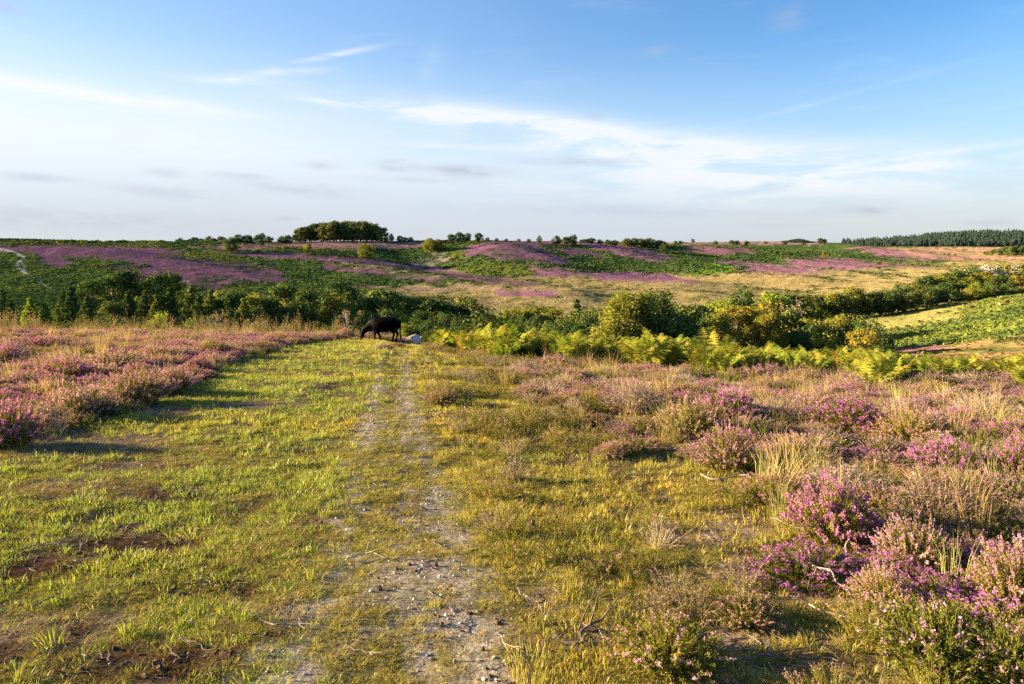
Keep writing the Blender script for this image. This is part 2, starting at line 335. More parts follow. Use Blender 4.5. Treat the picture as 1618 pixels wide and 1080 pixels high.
class Geo:
    """collects triangles/quads with a per-vertex variation value"""
    def __init__(s): s.v = []; s.q = []; s.t = []; s.a = []; s.n = 0; s.qm = []; s.tm = []
    def add(s, v, q=None, t=None, a=.5, mat=0):
        v = np.asarray(v, float).reshape(-1, 3); s.v.append(v)
        s.a.append(np.broadcast_to(np.asarray(a, float), (len(v),)))
        if q is not None:
            q = np.asarray(q).reshape(-1, 4) + s.n; s.q.append(q); s.qm.append(np.full(len(q), mat))
        if t is not None:
            t = np.asarray(t).reshape(-1, 3) + s.n; s.t.append(t); s.tm.append(np.full(len(t), mat))
        s.n += len(v)
    def merge(s, o, mat=0):
        for v, a in zip(o.v, o.a): s.v.append(v); s.a.append(a)
        s.q += [q + s.n for q in o.q]; s.t += [t + s.n for t in o.t]
        s.qm += [np.full(len(q), mat) for q in o.q]; s.tm += [np.full(len(t), mat) for t in o.t]; s.n += o.n
    def mesh(s, name, mats, smooth=False):
        v = np.concatenate(s.v); a = np.concatenate(s.a)
        q = np.concatenate(s.q) if s.q else None; t = np.concatenate(s.t) if s.t else None
        mi = np.concatenate((s.qm or [np.zeros(0)]) + (s.tm or [np.zeros(0)]))
        return mesh_np(name, v, q, t, mats if isinstance(mats, (list, tuple)) else [mats], {'v': ('FLOAT', a)}, smooth, mi)
def tube(g, pts, rad, n=4, a=.5, mat=0):
    pts = np.asarray(pts, float); rad = np.broadcast_to(np.asarray(rad, float), (len(pts),)); k = len(pts)
    d = np.gradient(pts, axis=0); d /= np.linalg.norm(d, axis=1)[:, None] + 1e-9
    up = np.where(np.abs(d[:, 2:3]) > .9, np.array([[1., 0, 0]]), np.array([[0, 0, 1.]]))
    s1 = np.cross(d, up); s1 /= np.linalg.norm(s1, axis=1)[:, None] + 1e-9; s2 = np.cross(d, s1)
    th = np.arange(n) * 2 * math.pi / n
    v = pts[:, None] + rad[:, None, None] * (np.cos(th)[None, :, None] * s1[:, None] + np.sin(th)[None, :, None] * s2[:, None])
    i = np.arange(k - 1)[:, None] * n; j = np.arange(n)[None]; j2 = (j + 1) % n
    q = np.stack([i + j, i + j2, i + n + j2, i + n + j], -1)
    g.add(v, q.reshape(-1, 4), None, a, mat)
    g.t.append(np.array([[g.n - n + m_, g.n - n + m_ + 1, g.n - n] for m_ in range(1, n - 1)])); g.tm.append(np.full(n - 2, mat))
def unit(n, r=None):
    r = r or rng
    v = r.normal(size=(n, 3)); return v / np.linalg.norm(v, axis=1)[:, None]
def quads_at(g, c, nrm, size, asp=1.0, a=.5, mat=0, axis=None):
    """n leaf quads at c facing nrm"""
    n = len(c); r = unit(n) if axis is None else axis
    s1 = np.cross(nrm, r); s1 /= np.linalg.norm(s1, axis=1)[:, None] + 1e-9; s2 = np.cross(nrm, s1)
    h = np.broadcast_to(np.asarray(size, float), (n,))[:, None] * .5; w = h * asp
    v = np.stack([c - s1 * w * .35 - s2 * h, c + s1 * w - s2 * h * .1, c + s1 * w * .25 + s2 * h, c - s1 * w + s2 * h * .15], 1)
    aa = np.repeat(np.broadcast_to(np.asarray(a, float), (n,)), 4)
    g.add(v.reshape(-1, 3), np.arange(n * 4).reshape(-1, 4), None, aa, mat)
def obj(name, me, parent=None, loc=None, rot=None, scl=None):
    o = bpy.data.objects.new(name, me); COL.objects.link(o)
    if parent is not None: o.parent = parent
    if loc is not None: o.location = loc
    if rot is not None: o.rotation_euler = rot
    if scl is not None: o.scale = scl if hasattr(scl, '__len__') else (scl,) * 3
    return o
def tag(o, label=None, cat=None, group=None, kind=None):
    for k, v in (('label', label), ('category', cat), ('group', group), ('kind', kind)):
        if v: o[k] = v
    return o

# ------------------------------------------------------------------ materials
def mat_base(name):
    m = bpy.data.materials.new(name); m.use_nodes = True; m.node_tree.nodes.clear(); N = NT(m.node_tree)
    out = N.n('ShaderNodeOutputMaterial'); return m, N, out
def foliage(name, c1, c2, c3=None, trans=.35, tint=False, gloss=0.0, vw=.6):
    """colour runs c1 > c2 (> c3) by leaf and by plant"""
    m, N, out = mat_base(name)
    rnd = N.n('ShaderNodeObjectInfo').outputs['Random']
    at = N.n('ShaderNodeAttribute', attribute_name='v').outputs['Fac']
    f = N.m('ADD', N.m('MULTIPLY', at, vw), N.m('MULTIPLY', rnd, 1 - vw), clamp=True)
    cr = N.n('ShaderNodeValToRGB'); N.put(cr.inputs[0], f); e = cr.color_ramp.elements
    e[0].color = (*c1, 1); e[0].position = .12; e[1].color = (*(c3 or c2), 1); e[1].position = .9
    if c3: x = e.new(.5); x.color = (*c2, 1)
    col = cr.outputs[0]
    if tint:
        tn = N.n('ShaderNodeAttribute', attribute_type='INSTANCER', attribute_name='tint').outputs['Color']
        col = N.mix(1.0, col, tn, 'MULTIPLY')
    df = N.n('ShaderNodeBsdfDiffuse'); N.put(df.inputs[0], col)
    sh = df.outputs[0]
    if trans:
        tr = N.n('ShaderNodeBsdfTranslucent'); N.put(tr.inputs[0], N.mix(1.0, col, (1.25, 1.2, .7, 1), 'MULTIPLY'))
        mx = N.n('ShaderNodeMixShader'); mx.inputs[0].default_value = trans
        N.put(mx.inputs[1], sh); N.put(mx.inputs[2], tr.outputs[0]); sh = mx.outputs[0]
    if gloss:
        gl = N.n('ShaderNodeBsdfGlossy'); gl.inputs['Roughness'].default_value = .45; gl.inputs[0].default_value = (.9, .9, .9, 1)
        mx = N.n('ShaderNodeMixShader'); mx.inputs[0].default_value = gloss
        N.put(mx.inputs[1], sh); N.put(mx.inputs[2], gl.outputs[0]); sh = mx.outputs[0]
    N.put(out.inputs[0], sh); return m
def solid(name, c1, c2, scale=20, rough=.9, bump=.3):
    m, N, out = mat_base(name)
    tc = N.n('ShaderNodeTexCoord').outputs['Object']; n = N.noise(tc, scale, 5, .65)
    rnd = N.n('ShaderNodeObjectInfo').outputs['Random']
    f = N.ramp(N.m('ADD', n, N.m('MULTIPLY', N.m('SUBTRACT', rnd, .5), .3)), .3, .7)
    p = N.n('ShaderNodeBsdfPrincipled'); N.put(p.inputs['Base Color'], N.mix(f, (*c1, 1), (*c2, 1))); p.inputs['Roughness'].default_value = rough
    p.inputs['Specular IOR Level'].default_value = .2
    b = N.n('ShaderNodeBump'); b.inputs['Strength'].default_value = bump; b.inputs['Distance'].default_value = .02; N.put(b.inputs['Height'], n); N.put(p.inputs['Normal'], b.outputs[0])
    N.put(out.inputs[0], p.outputs[0]); return m
def ground_mat():
    m, N, out = mat_base('heath_soil')
    col = N.n('ShaderNodeAttribute', attribute_name='gcol').outputs['Color']
    pos = N.n('ShaderNodeNewGeometry').outputs['Position']
    dist = N.xyz(pos)[1]
    fine = N.noise(pos, 38, 5, .7); mid = N.noise(pos, 5, 5, .65); coarse = N.noise(pos, .6, 5, .7)
    farf = N.ramp(dist, 25, 110)
    f = N.m('ADD', N.m('MULTIPLY', fine, N.m('SUBTRACT', 1.0, farf)), N.m('MULTIPLY', coarse, farf))
    c = N.mix(1.0, col, N.mix(N.ramp(f, .28, .72), (.45, .45, .45, 1), (1.5, 1.48, 1.42, 1)), 'MULTIPLY')
    c = N.mix(1.0, c, N.mix(mid, (.8, .8, .8, 1), (1.2, 1.2, 1.2, 1)), 'MULTIPLY')
    p = N.n('ShaderNodeBsdfDiffuse'); N.put(p.inputs[0], c); p.inputs['Roughness'].default_value = .6
    b1 = N.n('ShaderNodeBump'); b1.inputs['Strength'].default_value = .8; b1.inputs['Distance'].default_value = .02
    N.put(b1.inputs['Height'], fine)
    b2 = N.n('ShaderNodeBump'); N.put(b2.inputs['Strength'], N.m('MULTIPLY', farf, .45)); b2.inputs['Distance'].default_value = 1.0
    N.put(b2.inputs['Height'], coarse); N.put(b2.inputs['Normal'], b1.outputs[0])
    N.put(p.inputs['Normal'], b2.outputs[0]); N.put(out.inputs[0], p.outputs[0]); return m
M_GROUND = ground_mat()
M_TURF = foliage('turf_blades', (.120, .150, .024), (.250, .235, .038), (.42, .33, .10), .40, True, .03)
M_MOSS = foliage('moss_blades', (.20, .20, .040), (.33, .30, .070), (.42, .36, .12), .35, True)
M_DRYG = foliage('dry_grass', (.27, .20, .09), (.40, .30, .15), (.50, .41, .24), .3, True)
M_STALK = solid('heather_wood', (.10, .065, .045), (.22, .16, .12), 30)
M_HLEAF = foliage('heather_leaf', (.070, .092, .018), (.170, .172, .032), (.29, .225, .058), .32)
M_HBROWN = foliage('heather_dry_sprig', (.15, .105, .070), (.27, .205, .145), (.41, .34, .27), .2)
M_CALL = foliage('pale_pink_bells', (.36, .15, .33), (.52, .26, .45), (.62, .40, .52), .35)
M_BELL = foliage('magenta_bells', (.24, .06, .26), (.40, .13, .39), (.54, .24, .50), .35)
M_DUSK = foliage('dusky_bells', (.33, .15, .20), (.43, .23, .27), (.52, .34, .34), .3)
M_BRACK = foliage('bracken_frond', (.092, .145, .022), (.210, .230, .033), (.42, .345, .060), .40, False, .0, .5)
M_BRACKO = foliage('bracken_turning', (.24, .17, .035), (.34, .23, .05), (.38, .21, .06), .35)
M_PINE = foliage('pine_needles', (.028, .058, .022), (.090, .130, .034), (.230, .225, .050), .15)
M_PINE2 = foliage('ridge_pine_needles', (.045, .072, .030), (.100, .128, .044), (.185, .185, .060), .22)
M_OAK = foliage('broad_leaves', (.032, .062, .022), (.070, .108, .032), (.140, .160, .040), .2)
M_BIRCH = foliage('birch_leaves', (.088, .118, .022), (.165, .178, .032), (.27, .24, .050), .36)
M_AUT = foliage('amber_leaves', (.115, .125, .02), (.20, .175, .028), (.29, .225, .045), .3)
M_LIME = foliage('fresh_leaves', (.11, .17, .02), (.19, .25, .03), (.30, .31, .05), .4)
M_PALE = foliage('silvery_leaves', (.26, .25, .20), (.34, .32, .27), (.42, .39, .34), .2)
M_BARE = foliage('sparse_grey_leaves', (.20, .15, .11), (.27, .21, .15), (.33, .26, .20), .2)
M_GORSE = foliage('gorse_spines', (.014, .034, .012), (.034, .062, .018), (.11, .12, .028), .1)
M_COVER = foliage('far_cover', (.80, .82, .80), (1.0, 1.0, 1.0), (1.20, 1.18, 1.08), .25, True)
M_BARK = solid('pine_bark', (.12, .065, .04), (.24, .13, .08), 6)
M_BARK2 = solid('grey_bark', (.11, .09, .07), (.22, .19, .155), 6)
M_WHITEB = solid('birch_bark', (.34, .30, .25), (.60, .56, .50), 5)
M_TWIG = solid('bleached_wood', (.11, .085, .065), (.29, .24, .19), 18)
M_STONE = solid('flint', (.26, .24, .21), (.50, .47, .43), 9, .9)
M_GRAV = solid('gravel', (.24, .21, .18), (.55, .51, .47), 12, .9)
M_PEAT = solid('peat_crumb', (.040, .024, .016), (.12, .072, .046), 14)

# ------------------------------------------------------------------ ground: one sheet to the horizon
def build_ground():
    us = np.concatenate([-np.geomspace(2.0, .86, 26)[:-1], np.linspace(-.86, .86, 600), np.geomspace(.86, 2.0, 26)[1:]])
    ys = np.concatenate([np.linspace(-6, 1.5, 14)[:-1], np.geomspace(1.5, 45, 240)[:-1], np.geomspace(45, 340, 160)[:-1], np.linspace(340, 1100, 230)[:-1], np.geomspace(1100, 9000, 50)])
    U, Y = np.meshgrid(us, ys); off = 5.0 * np.exp(-np.maximum(Y, 0) / 5.0) + np.maximum(-Y, 0) + .8
    X = U * (np.maximum(Y, 0) + off); x = X.ravel(); y = Y.ravel(); z = Z(x, y)
    n, m = len(ys), len(us); i = (np.arange(n - 1)[:, None] * m + np.arange(m - 1)[None]).ravel()
    q = np.stack([i, i + 1, i + m + 1, i + m], 1)
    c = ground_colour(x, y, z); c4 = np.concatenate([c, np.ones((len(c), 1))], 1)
    me = mesh_np('ground', np.stack([x, y, z], 1), q, None, [M_GROUND], {'gcol': ('FLOAT_COLOR', c4)}, True)
    tag(obj('ground', me), kind='structure')
build_ground()

# ------------------------------------------------------------------ instancing of ground cover (stuff)
def protos(name, meshes):
    c = bpy.data.collections.new(name)
    for i, me in enumerate(meshes):
        o = bpy.data.objects.new('%s_%02d' % (name, i), me); c.objects.link(o)
    return c
def scatter(name, label, cat, coll, p, rot, scl, idx, tint=None):
    n = len(p); scl = np.asarray(scl, float); scl = np.repeat(scl[:, None], 3, 1) if scl.ndim == 1 else scl
    at = {'rot': ('FLOAT_VECTOR', rot), 'scl': ('FLOAT_VECTOR', scl), 'idx': ('INT', idx)}
    if tint is not None: at['tint'] = ('FLOAT_COLOR', np.concatenate([tint, np.ones((n, 1))], 1))
    me = mesh_np(name, p, attrs=at); o = obj(name, me); tag(o, label, cat, kind='stuff')
    g = bpy.data.node_groups.new(name, 'GeometryNodeTree')
    g.interface.new_socket('Geometry', in_out='INPUT', socket_type='NodeSocketGeometry'); g.interface.new_socket('Geometry', in_out='OUTPUT', socket_type='NodeSocketGeometry')
    nn = g.nodes.new; gi, go = nn('NodeGroupInput'), nn('NodeGroupOutput')
    ci = nn('GeometryNodeCollectionInfo'); ci.inputs['Collection'].default_value = coll; ci.inputs['Separate Children'].default_value = True
    ip = nn('GeometryNodeInstanceOnPoints'); ip.inputs['Pick Instance'].default_value = True
    def na(nm, ty):
        a = nn('GeometryNodeInputNamedAttribute'); a.data_type = ty; a.inputs['Name'].default_value = nm; return a.outputs['Attribute']
    e2r = nn('FunctionNodeEulerToRotation'); L = g.links.new
    L(na('rot', 'FLOAT_VECTOR'), e2r.inputs[0]); L(e2r.outputs[0], ip.inputs['Rotation']); L(na('scl', 'FLOAT_VECTOR'), ip.inputs['Scale']); L(na('idx', 'INT'), ip.inputs['Instance Index'])
    L(gi.outputs[0], ip.inputs['Points']); L(ci.outputs[0], ip.inputs['Instance']); L(ip.outputs[0], go.inputs[0])
    md = o.modifiers.new('scatter', 'NODES'); md.node_group = g
    return o
def field(n, y0, y1, pw=1.0, umax=.80):
    """random points on the visible ground; pw shapes how density falls with distance (1 = even per picture row-ish)"""
    y = y0 * (y1 / y0) ** rng.random(n) if pw == 1 else (y0 ** pw + (y1 ** pw - y0 ** pw) * rng.random(n)) ** (1 / pw)
    x = (rng.random(n) * 2 - 1) * umax * (y + .6)
    return x, y, Z(x, y)
def rots(n, tilt=.12):
    return np.stack([rng.normal(0, tilt, n), rng.normal(0, tilt, n), rng.random(n) * 6.283], 1)

def blade_tuft(nb, h, rad, width, curve, lean=.5):
    g = Geo()
    for _ in range(nb):
        a = rng.random() * 6.283; r = rad * math.sqrt(rng.random()); b = np.array([math.cos(a) * r, math.sin(a) * r, -.012])
        L = h * (.5 + .7 * rng.random()); d = np.array([math.cos(a), math.sin(a), 0]) * (lean * (.3 + rng.random())) + rng.normal(0, .2, 3) * np.array([1, 1, 0])
        p1 = b + (d * .4 + np.array([0, 0, 1.])) * L * .55; p2 = p1 + (d * (.6 + curve) + np.array([0, 0, 1 - curve * .8])) * L * .5
        s = np.cross(d + rng.normal(0, .3, 3), [0, 0, 1]); s = s / (np.linalg.norm(s) + 1e-9) * width * .5 * (.7 + .6 * rng.random())
        v = rng.random()
        g.add([b - s, b + s, p1 + s * .8, p1 - s * .8, p2], [[0, 1, 2, 3]], [[3, 2, 4]], [v * .7, v * .7, v, v, min(1, v + .3)])
    return g
def build_turf():
    c = protos('turf_proto', [blade_tuft(18, .030 + .006 * (i % 4), .038, .0034, .35 + .1 * (i % 3), .7).mesh('turf_tuft', M_TURF) for i in range(8)])
    parts = [field(20000, 2.0, 6, 1.6), field(30000, 5.5, 13, 1.6), field(52000, 12, 42, 1.3)]
    x, y, z = (np.concatenate([p[k] for p in parts]) for k in range(3))
    px, row, hl, hr, gravel, peat, lit, n1, n2 = near_masks(x, y, z)
    pat = fbm(x, y, .45, 3, 35)
    dens = (1 - .97 * gravel) * (1 - .99 * peat) * (1 - .93 * lit) * (1 - .8 * hl) * (1 - .62 * hr) * np.clip(.25 + 2.6 * (pat - .30) + .5 * (n1 - .5), .08, 1)
    k = rng.random(len(x)) < np.clip(dens, 0, 1)
    k &= (row > 530) | (y < 42)
    x, y, z, px, row, hl, hr, n1, gravel = (a[k] for a in (x, y, z, px, row, hl, hr, n1, gravel)); n = len(x)
    onpath = ss(1 - np.abs(px - (628 + .09 * (row - 560))) / (260 * np.clip((row - 540) / 520, .05, 2) + 10), 0, .6)
    s = (.75 + .6 * rng.random(n)) * (1 - .45 * onpath) * np.clip(.75 + y / 16, .8, 2.4) * (.6 + .8 * n1)
    warm = np.clip(.12 + .78 * ss(px, 420, 760) + (fbm(x, y, 1.6, 3, 30) - .5) * 1.5, 0, 1)[:, None]
    tint = (1 - warm) * C_(.80, 1.06, .80)[None] + warm * C_(1.38, 1.20, .85)[None]
    tint *= (.75 + .5 * rng.random(n))[:, None]
    scatter('turf_grass', 'short cropped yellow green turf covering the track and its verges', 'grass', c, np.stack([x, y, z], 1), rots(n, .15), np.stack([s, s, s * (.8 + .5 * rng.random(n))], 1), rng.integers(0, 8, n), tint)
    # longer loose green tufts, left verge and among the litter
    c = protos('lush_proto', [blade_tuft(30, .075 + .015 * (i % 3), .05, .0050, .45, .9).mesh('grass_tuft', M_TURF) for i in range(6)])
    x, y, z = field(5200, 2.1, 20, 1.2)
    px, row, hl, hr, gravel, peat, lit, n1, n2 = near_masks(x, y, z)
    m = fbm(x, y, .8, 3, 31)
    k = (rng.random(len(x)) < np.clip((m - .42) * 4, 0, 1)) & (gravel < .25) & (hl < .6) & (np.abs(px - 660) > 170 * np.clip((row - 540) / 400, .1, 2)) & (peat < .35) & (lit < .6)
    x, y, z, px = x[k], y[k], z[k], px[k]; n = len(x)
    tint = np.where((px < 760)[:, None], C_(.85, 1.10, .8)[None], C_(1.05, 1.05, .9)[None]) * (.75 + .5 * rng.random(n))[:, None]
    s = (.5 + .5 * rng.random(n)) * np.clip(.8 + y / 22, .8, 1.6)
    scatter('loose_grass', 'loose tufts of longer green grass between bare patches', 'grass', c, np.stack([x, y, z], 1), rots(n, .2), s, rng.integers(0, 6, n), tint)
    # soft pale yellow cushions on the right verge
    c = protos('moss_proto', [blade_tuft(110, .065, .085, .0032, .15, .35).mesh('bristle_tuft', M_MOSS) for i in range(4)])
    x, y, z = field(5200, 2.0, 20, 1.2)
    px, row, hl, hr, gravel, peat, lit, n1, n2 = near_masks(x, y, z)
    edge = np.abs(px - (690 + 200 * np.clip((row - 600) / 480, 0, 2))) < 60 + 200 * np.clip((row - 600) / 480, 0, 1)
    m = fbm(x, y, .6, 3, 32)
    k = (rng.random(len(x)) < np.clip((m - .40 + .12 * edge) * 4, 0, .9)) & (px > 690) & (gravel < .4) & (lit < .6) & ((px < 1250) | (rng.random(len(x)) < .3))
    x, y, z = x[k], y[k], z[k]; n = len(x)
    tint = np.ones((n, 3)) * (.75 + .45 * rng.random(n))[:, None] * C_(1.0, 1.0, .9)[None]
    scatter('bristle_grass', 'soft pale yellow bristly grass cushions on the right verge', 'grass', c, np.stack([x, y, z], 1), rots(n, .15), .45 + .75 * rng.random(n) ** 2, rng.integers(0, 4, n), tint)
    # long straw-coloured moor grass standing among the heather
    c = protos('straw_proto', [blade_tuft(46, .34 + .05 * i, .10, .0040, .35, .55).mesh('moor_grass_tuft', M_DRYG) for i in range(5)])
    x, y, z = field(9000, 3.2, 42, 1.3)
    px, row, hl, hr, gravel, peat, lit, n1, n2 = near_masks(x, y, z)
    m = fbm(x, y, 1.8, 3, 33)
    k = (rng.random(len(x)) < np.clip((m - .40) * 3.2, 0, .95) * np.where(hl > .55, .42, .40)) & ((hl > .55) | (hr > .62))
    x, y, z = x[k], y[k], z[k]; n = len(x)
    tint = np.ones((n, 3)) * (.7 + .5 * rng.random(n))[:, None] * np.where((rng.random(n) < .3)[:, None], C_(.75, .95, .6)[None], C_(1, .95, .9)[None])
    s = (.55 + .6 * rng.random(n)) * np.clip(.8 + y / 50, .8, 1.4)
    scatter('moor_grass', 'straw coloured moor grass standing among the heather', 'grass', c, np.stack([x, y, z], 1), rots(n, .22), s, rng.integers(0, 5, n), tint)
    # flowering stalks along the brow on the left
    g2 = []
    for i in range(4):
        g = Geo()
        for _ in range(9):
            a = rng.random() * 6.283; l = .5 + .5 * rng.random(); b = np.array([math.cos(a), math.sin(a), 0]) * .08 * rng.random()
            t = np.linspace(0, 1, 5)[:, None]; d = np.array([math.cos(a), math.sin(a), 0]) * .25 * rng.random()
            p = b + np.array([0, 0, 1.]) * l * t + d * t ** 2; tube(g, p, np.linspace(.004, .002, 5), 3, .5)
            cc = p[-1] - (p[-1] - p[-2]) * rng.random((12, 1)) * 1.6 + rng.normal(0, .010, (12, 3)); quads_at(g, cc, unit(12), .035, .4, .6)
        g2.append(g.mesh('seed_stalks', M_DRYG))
    c = protos('stalk_proto', g2); y = 24 + 22 * rng.random(240); px = rng.random(240) ** 1.3 * 560 - 20; x = (px - CX) / F * y
    n = len(x); tint = np.ones((n, 3)) * (.5 + .4 * rng.random(n))[:, None]
    scatter('seeding_grass', 'thin seeding grass stalks along the heathery brow on the left', 'grass', c, np.stack([x, y, Z(x, y)], 1), rots(n, .2), .6 + .7 * rng.random(n), rng.integers(0, 4, n), tint)
build_turf()
def build_thatch():
    M = foliage('dead_thatch', (.20, .17, .055), (.33, .27, .10), (.45, .37, .18), .25, True)
    c = protos('thatch_proto', [blade_tuft(26, .034, .05, .0030, .95, 2.4).mesh('thatch', M) for i in range(6)])
    parts = [field(30000, 2.0, 7, 1.5), field(36000, 6.5, 34, 1.2)]; x, y, z = (np.concatenate([p[k] for p in parts]) for k in range(3))
    px, row, hl, hr, gravel, peat, lit, n1, n2 = near_masks(x, y, z)
    k = rng.random(len(x)) < np.clip(1 - 1.1 * gravel, 0, 1) * (1 - .7 * hl) * (1 - .6 * peat) * np.clip(.15 + 1.6 * (fbm(x, y, .5, 3, 37) - .3), .1, .7)
    x, y, z, px, peat, lit, hr, gravel = (a[k] for a in (x, y, z, px, peat, lit, hr, gravel)); n = len(x)
    t = fbm(x, y, .5, 3, 36)[:, None]
    tint = (1 - t) * C_(.85, 1.0, .55)[None] + t * C_(1.12, 1.0, .80)[None]
    tint = tint * (1 - lit[:, None] * .75) + C_(.95, .85, .85)[None] * lit[:, None] * .75
    tint = tint * (1 - peat[:, None]) + C_(.36, .26, .19)[None] * peat[:, None]
    tint = tint * (.6 + .6 * rng.random(n))[:, None]
    scatter('grass_thatch', 'flattened dead grass and moss thatch between the living blades', 'thatch', c, np.stack([x, y, z + .008], 1), rots(n, .1), (.35 + .5 * rng.random(n)) * np.clip(.85 + y / 14, .9, 2.2), rng.integers(0, 6, n), tint)
build_thatch()

# ------------------------------------------------------------------ heather
def heather(kind, ns, seed, rad=.5, h=.42):
    """foliage and flowers of one heather bush about 1 m across"""
    r = np.random.default_rng(seed); gf, gw = Geo(), Geo()
    for i in range(ns):
        a = r.random() * 6.283; q = math.sqrt(r.random()) ; reach = rad * q * (.85 + .3 * r.random())
        hh = h * (1 - .60 * q * q) * (.50 + .75 * r.random()); dr = np.array([math.cos(a), math.sin(a), 0])
        b = dr * reach * .45; tip = dr * reach * (1.0 + .15 * r.random()) + np.array([0, 0, hh]) + r.normal(0, .025, 3)
        t = np.linspace(0, 1, 4)[:, None]; p = b * (1 - t) + tip * t + np.array([0, 0, 1.]) * (.10 * h * np.sin(t * math.pi)) + r.normal(0, .008, (4, 3)) * t
        p[0, 2] = -.03
        vv = r.random()
        tube(gf, p, np.array([.0045, .0036, .0028, .0016]) * 1.0, 3, .75 if kind != 'green' else .5)
        ax = p[3] - p[2]; ax /= np.linalg.norm(ax) + 1e-9
        nl = 24 if kind != 'dry' else 10
        f = .28 + .66 * r.random((nl, 1)); base = np.where(f < .5, p[1] + (p[2] - p[1]) * (f - .25) * 4, p[2] + (p[3] - p[2]) * (f - .5) * 2)
        quads_at(gf, base + r.normal(0, .013, (nl, 3)), unit(nl, r), .024 + .018 * r.random(nl), .26, axis=np.tile(ax, (nl, 1)) + r.normal(0, .45, (nl, 3)), a=np.clip(vv * .6 + .5 * r.random(nl), 0, 1))
        if kind == 'dry':
            for _ in range(3):
                e = p[2] + (p[3] - p[2]) * r.random() ; tube(gf, np.array([e, e + (ax + r.normal(0, .6, 3)) * .06]), np.array([.0022, .001]), 3, .5 + .5 * r.random())
        pf = {'call': .86, 'bell': .82, 'dusk': .8, 'green': .22, 'dry': .12}[kind]
        if r.random() < pf:
            if kind == 'bell':   # rounded clusters of bells near the tip
                m = 16; cc = p[3] - ax * (.05 * r.random((m, 1))) + r.normal(0, .0115, (m, 3)); quads_at(gw, cc, unit(m, r), .014 + .008 * r.random(m), 1.0, np.clip(vv * .5 + .5 * r.random(m), 0, 1))
            else:                # slender spike
                m = 15; l = .07 + .07 * r.random(); cc = p[3] - ax * l * (r.random((m, 1)) - .25) + r.normal(0, .0065, (m, 3)); quads_at(gw, cc, unit(m, r), .012 + .008 * r.random(m), .9, np.clip(vv * .5 + .5 * r.random(m), 0, 1))
    return gf, gw
HK = {'call': (M_HLEAF, M_CALL), 'bell': (M_HLEAF, M_BELL), 'dusk': (M_HLEAF, M_DUSK), 'green': (M_HLEAF, M_CALL), 'dry': (M_HBROWN, M_DUSK)}
HV = {}
for k_i, (kn, num) in enumerate((('call', 3), ('bell', 3), ('dusk', 2), ('green', 2), ('dry', 2))):
    HV[kn] = [heather(kn, 330, 100 + k_i * 10 + j, .5, {'call': .46, 'bell': .40, 'dusk': .42, 'green': .34, 'dry': .42}[kn]) for j in range(num)]
HM = {k: [(f.mesh('heather_foliage', HK[k][0]), w.mesh('heather_flowers', HK[k][1])) for f, w in v] for k, v in HV.items()}
placed = []
def heather_bush(x, y, z, w, hs, kind, label, group, i=0, j=1):
    f, b = HM[kind][i % len(HM[kind])]
    e = obj('heather_bush', None, loc=(x, y, z), rot=(0, 0, rng.random() * 6.283), scl=(w * (1 + j * (.4 * rng.random() - .15)), w * (1 + j * (.3 * rng.random() - .15)), w * hs)); e.empty_display_size = .1
    tag(e, label, 'heather', group)
    obj('foliage', f, e); obj('flowers', b, e)['kind'] = 'stuff'; placed.append((x, y, w * .5)); return e
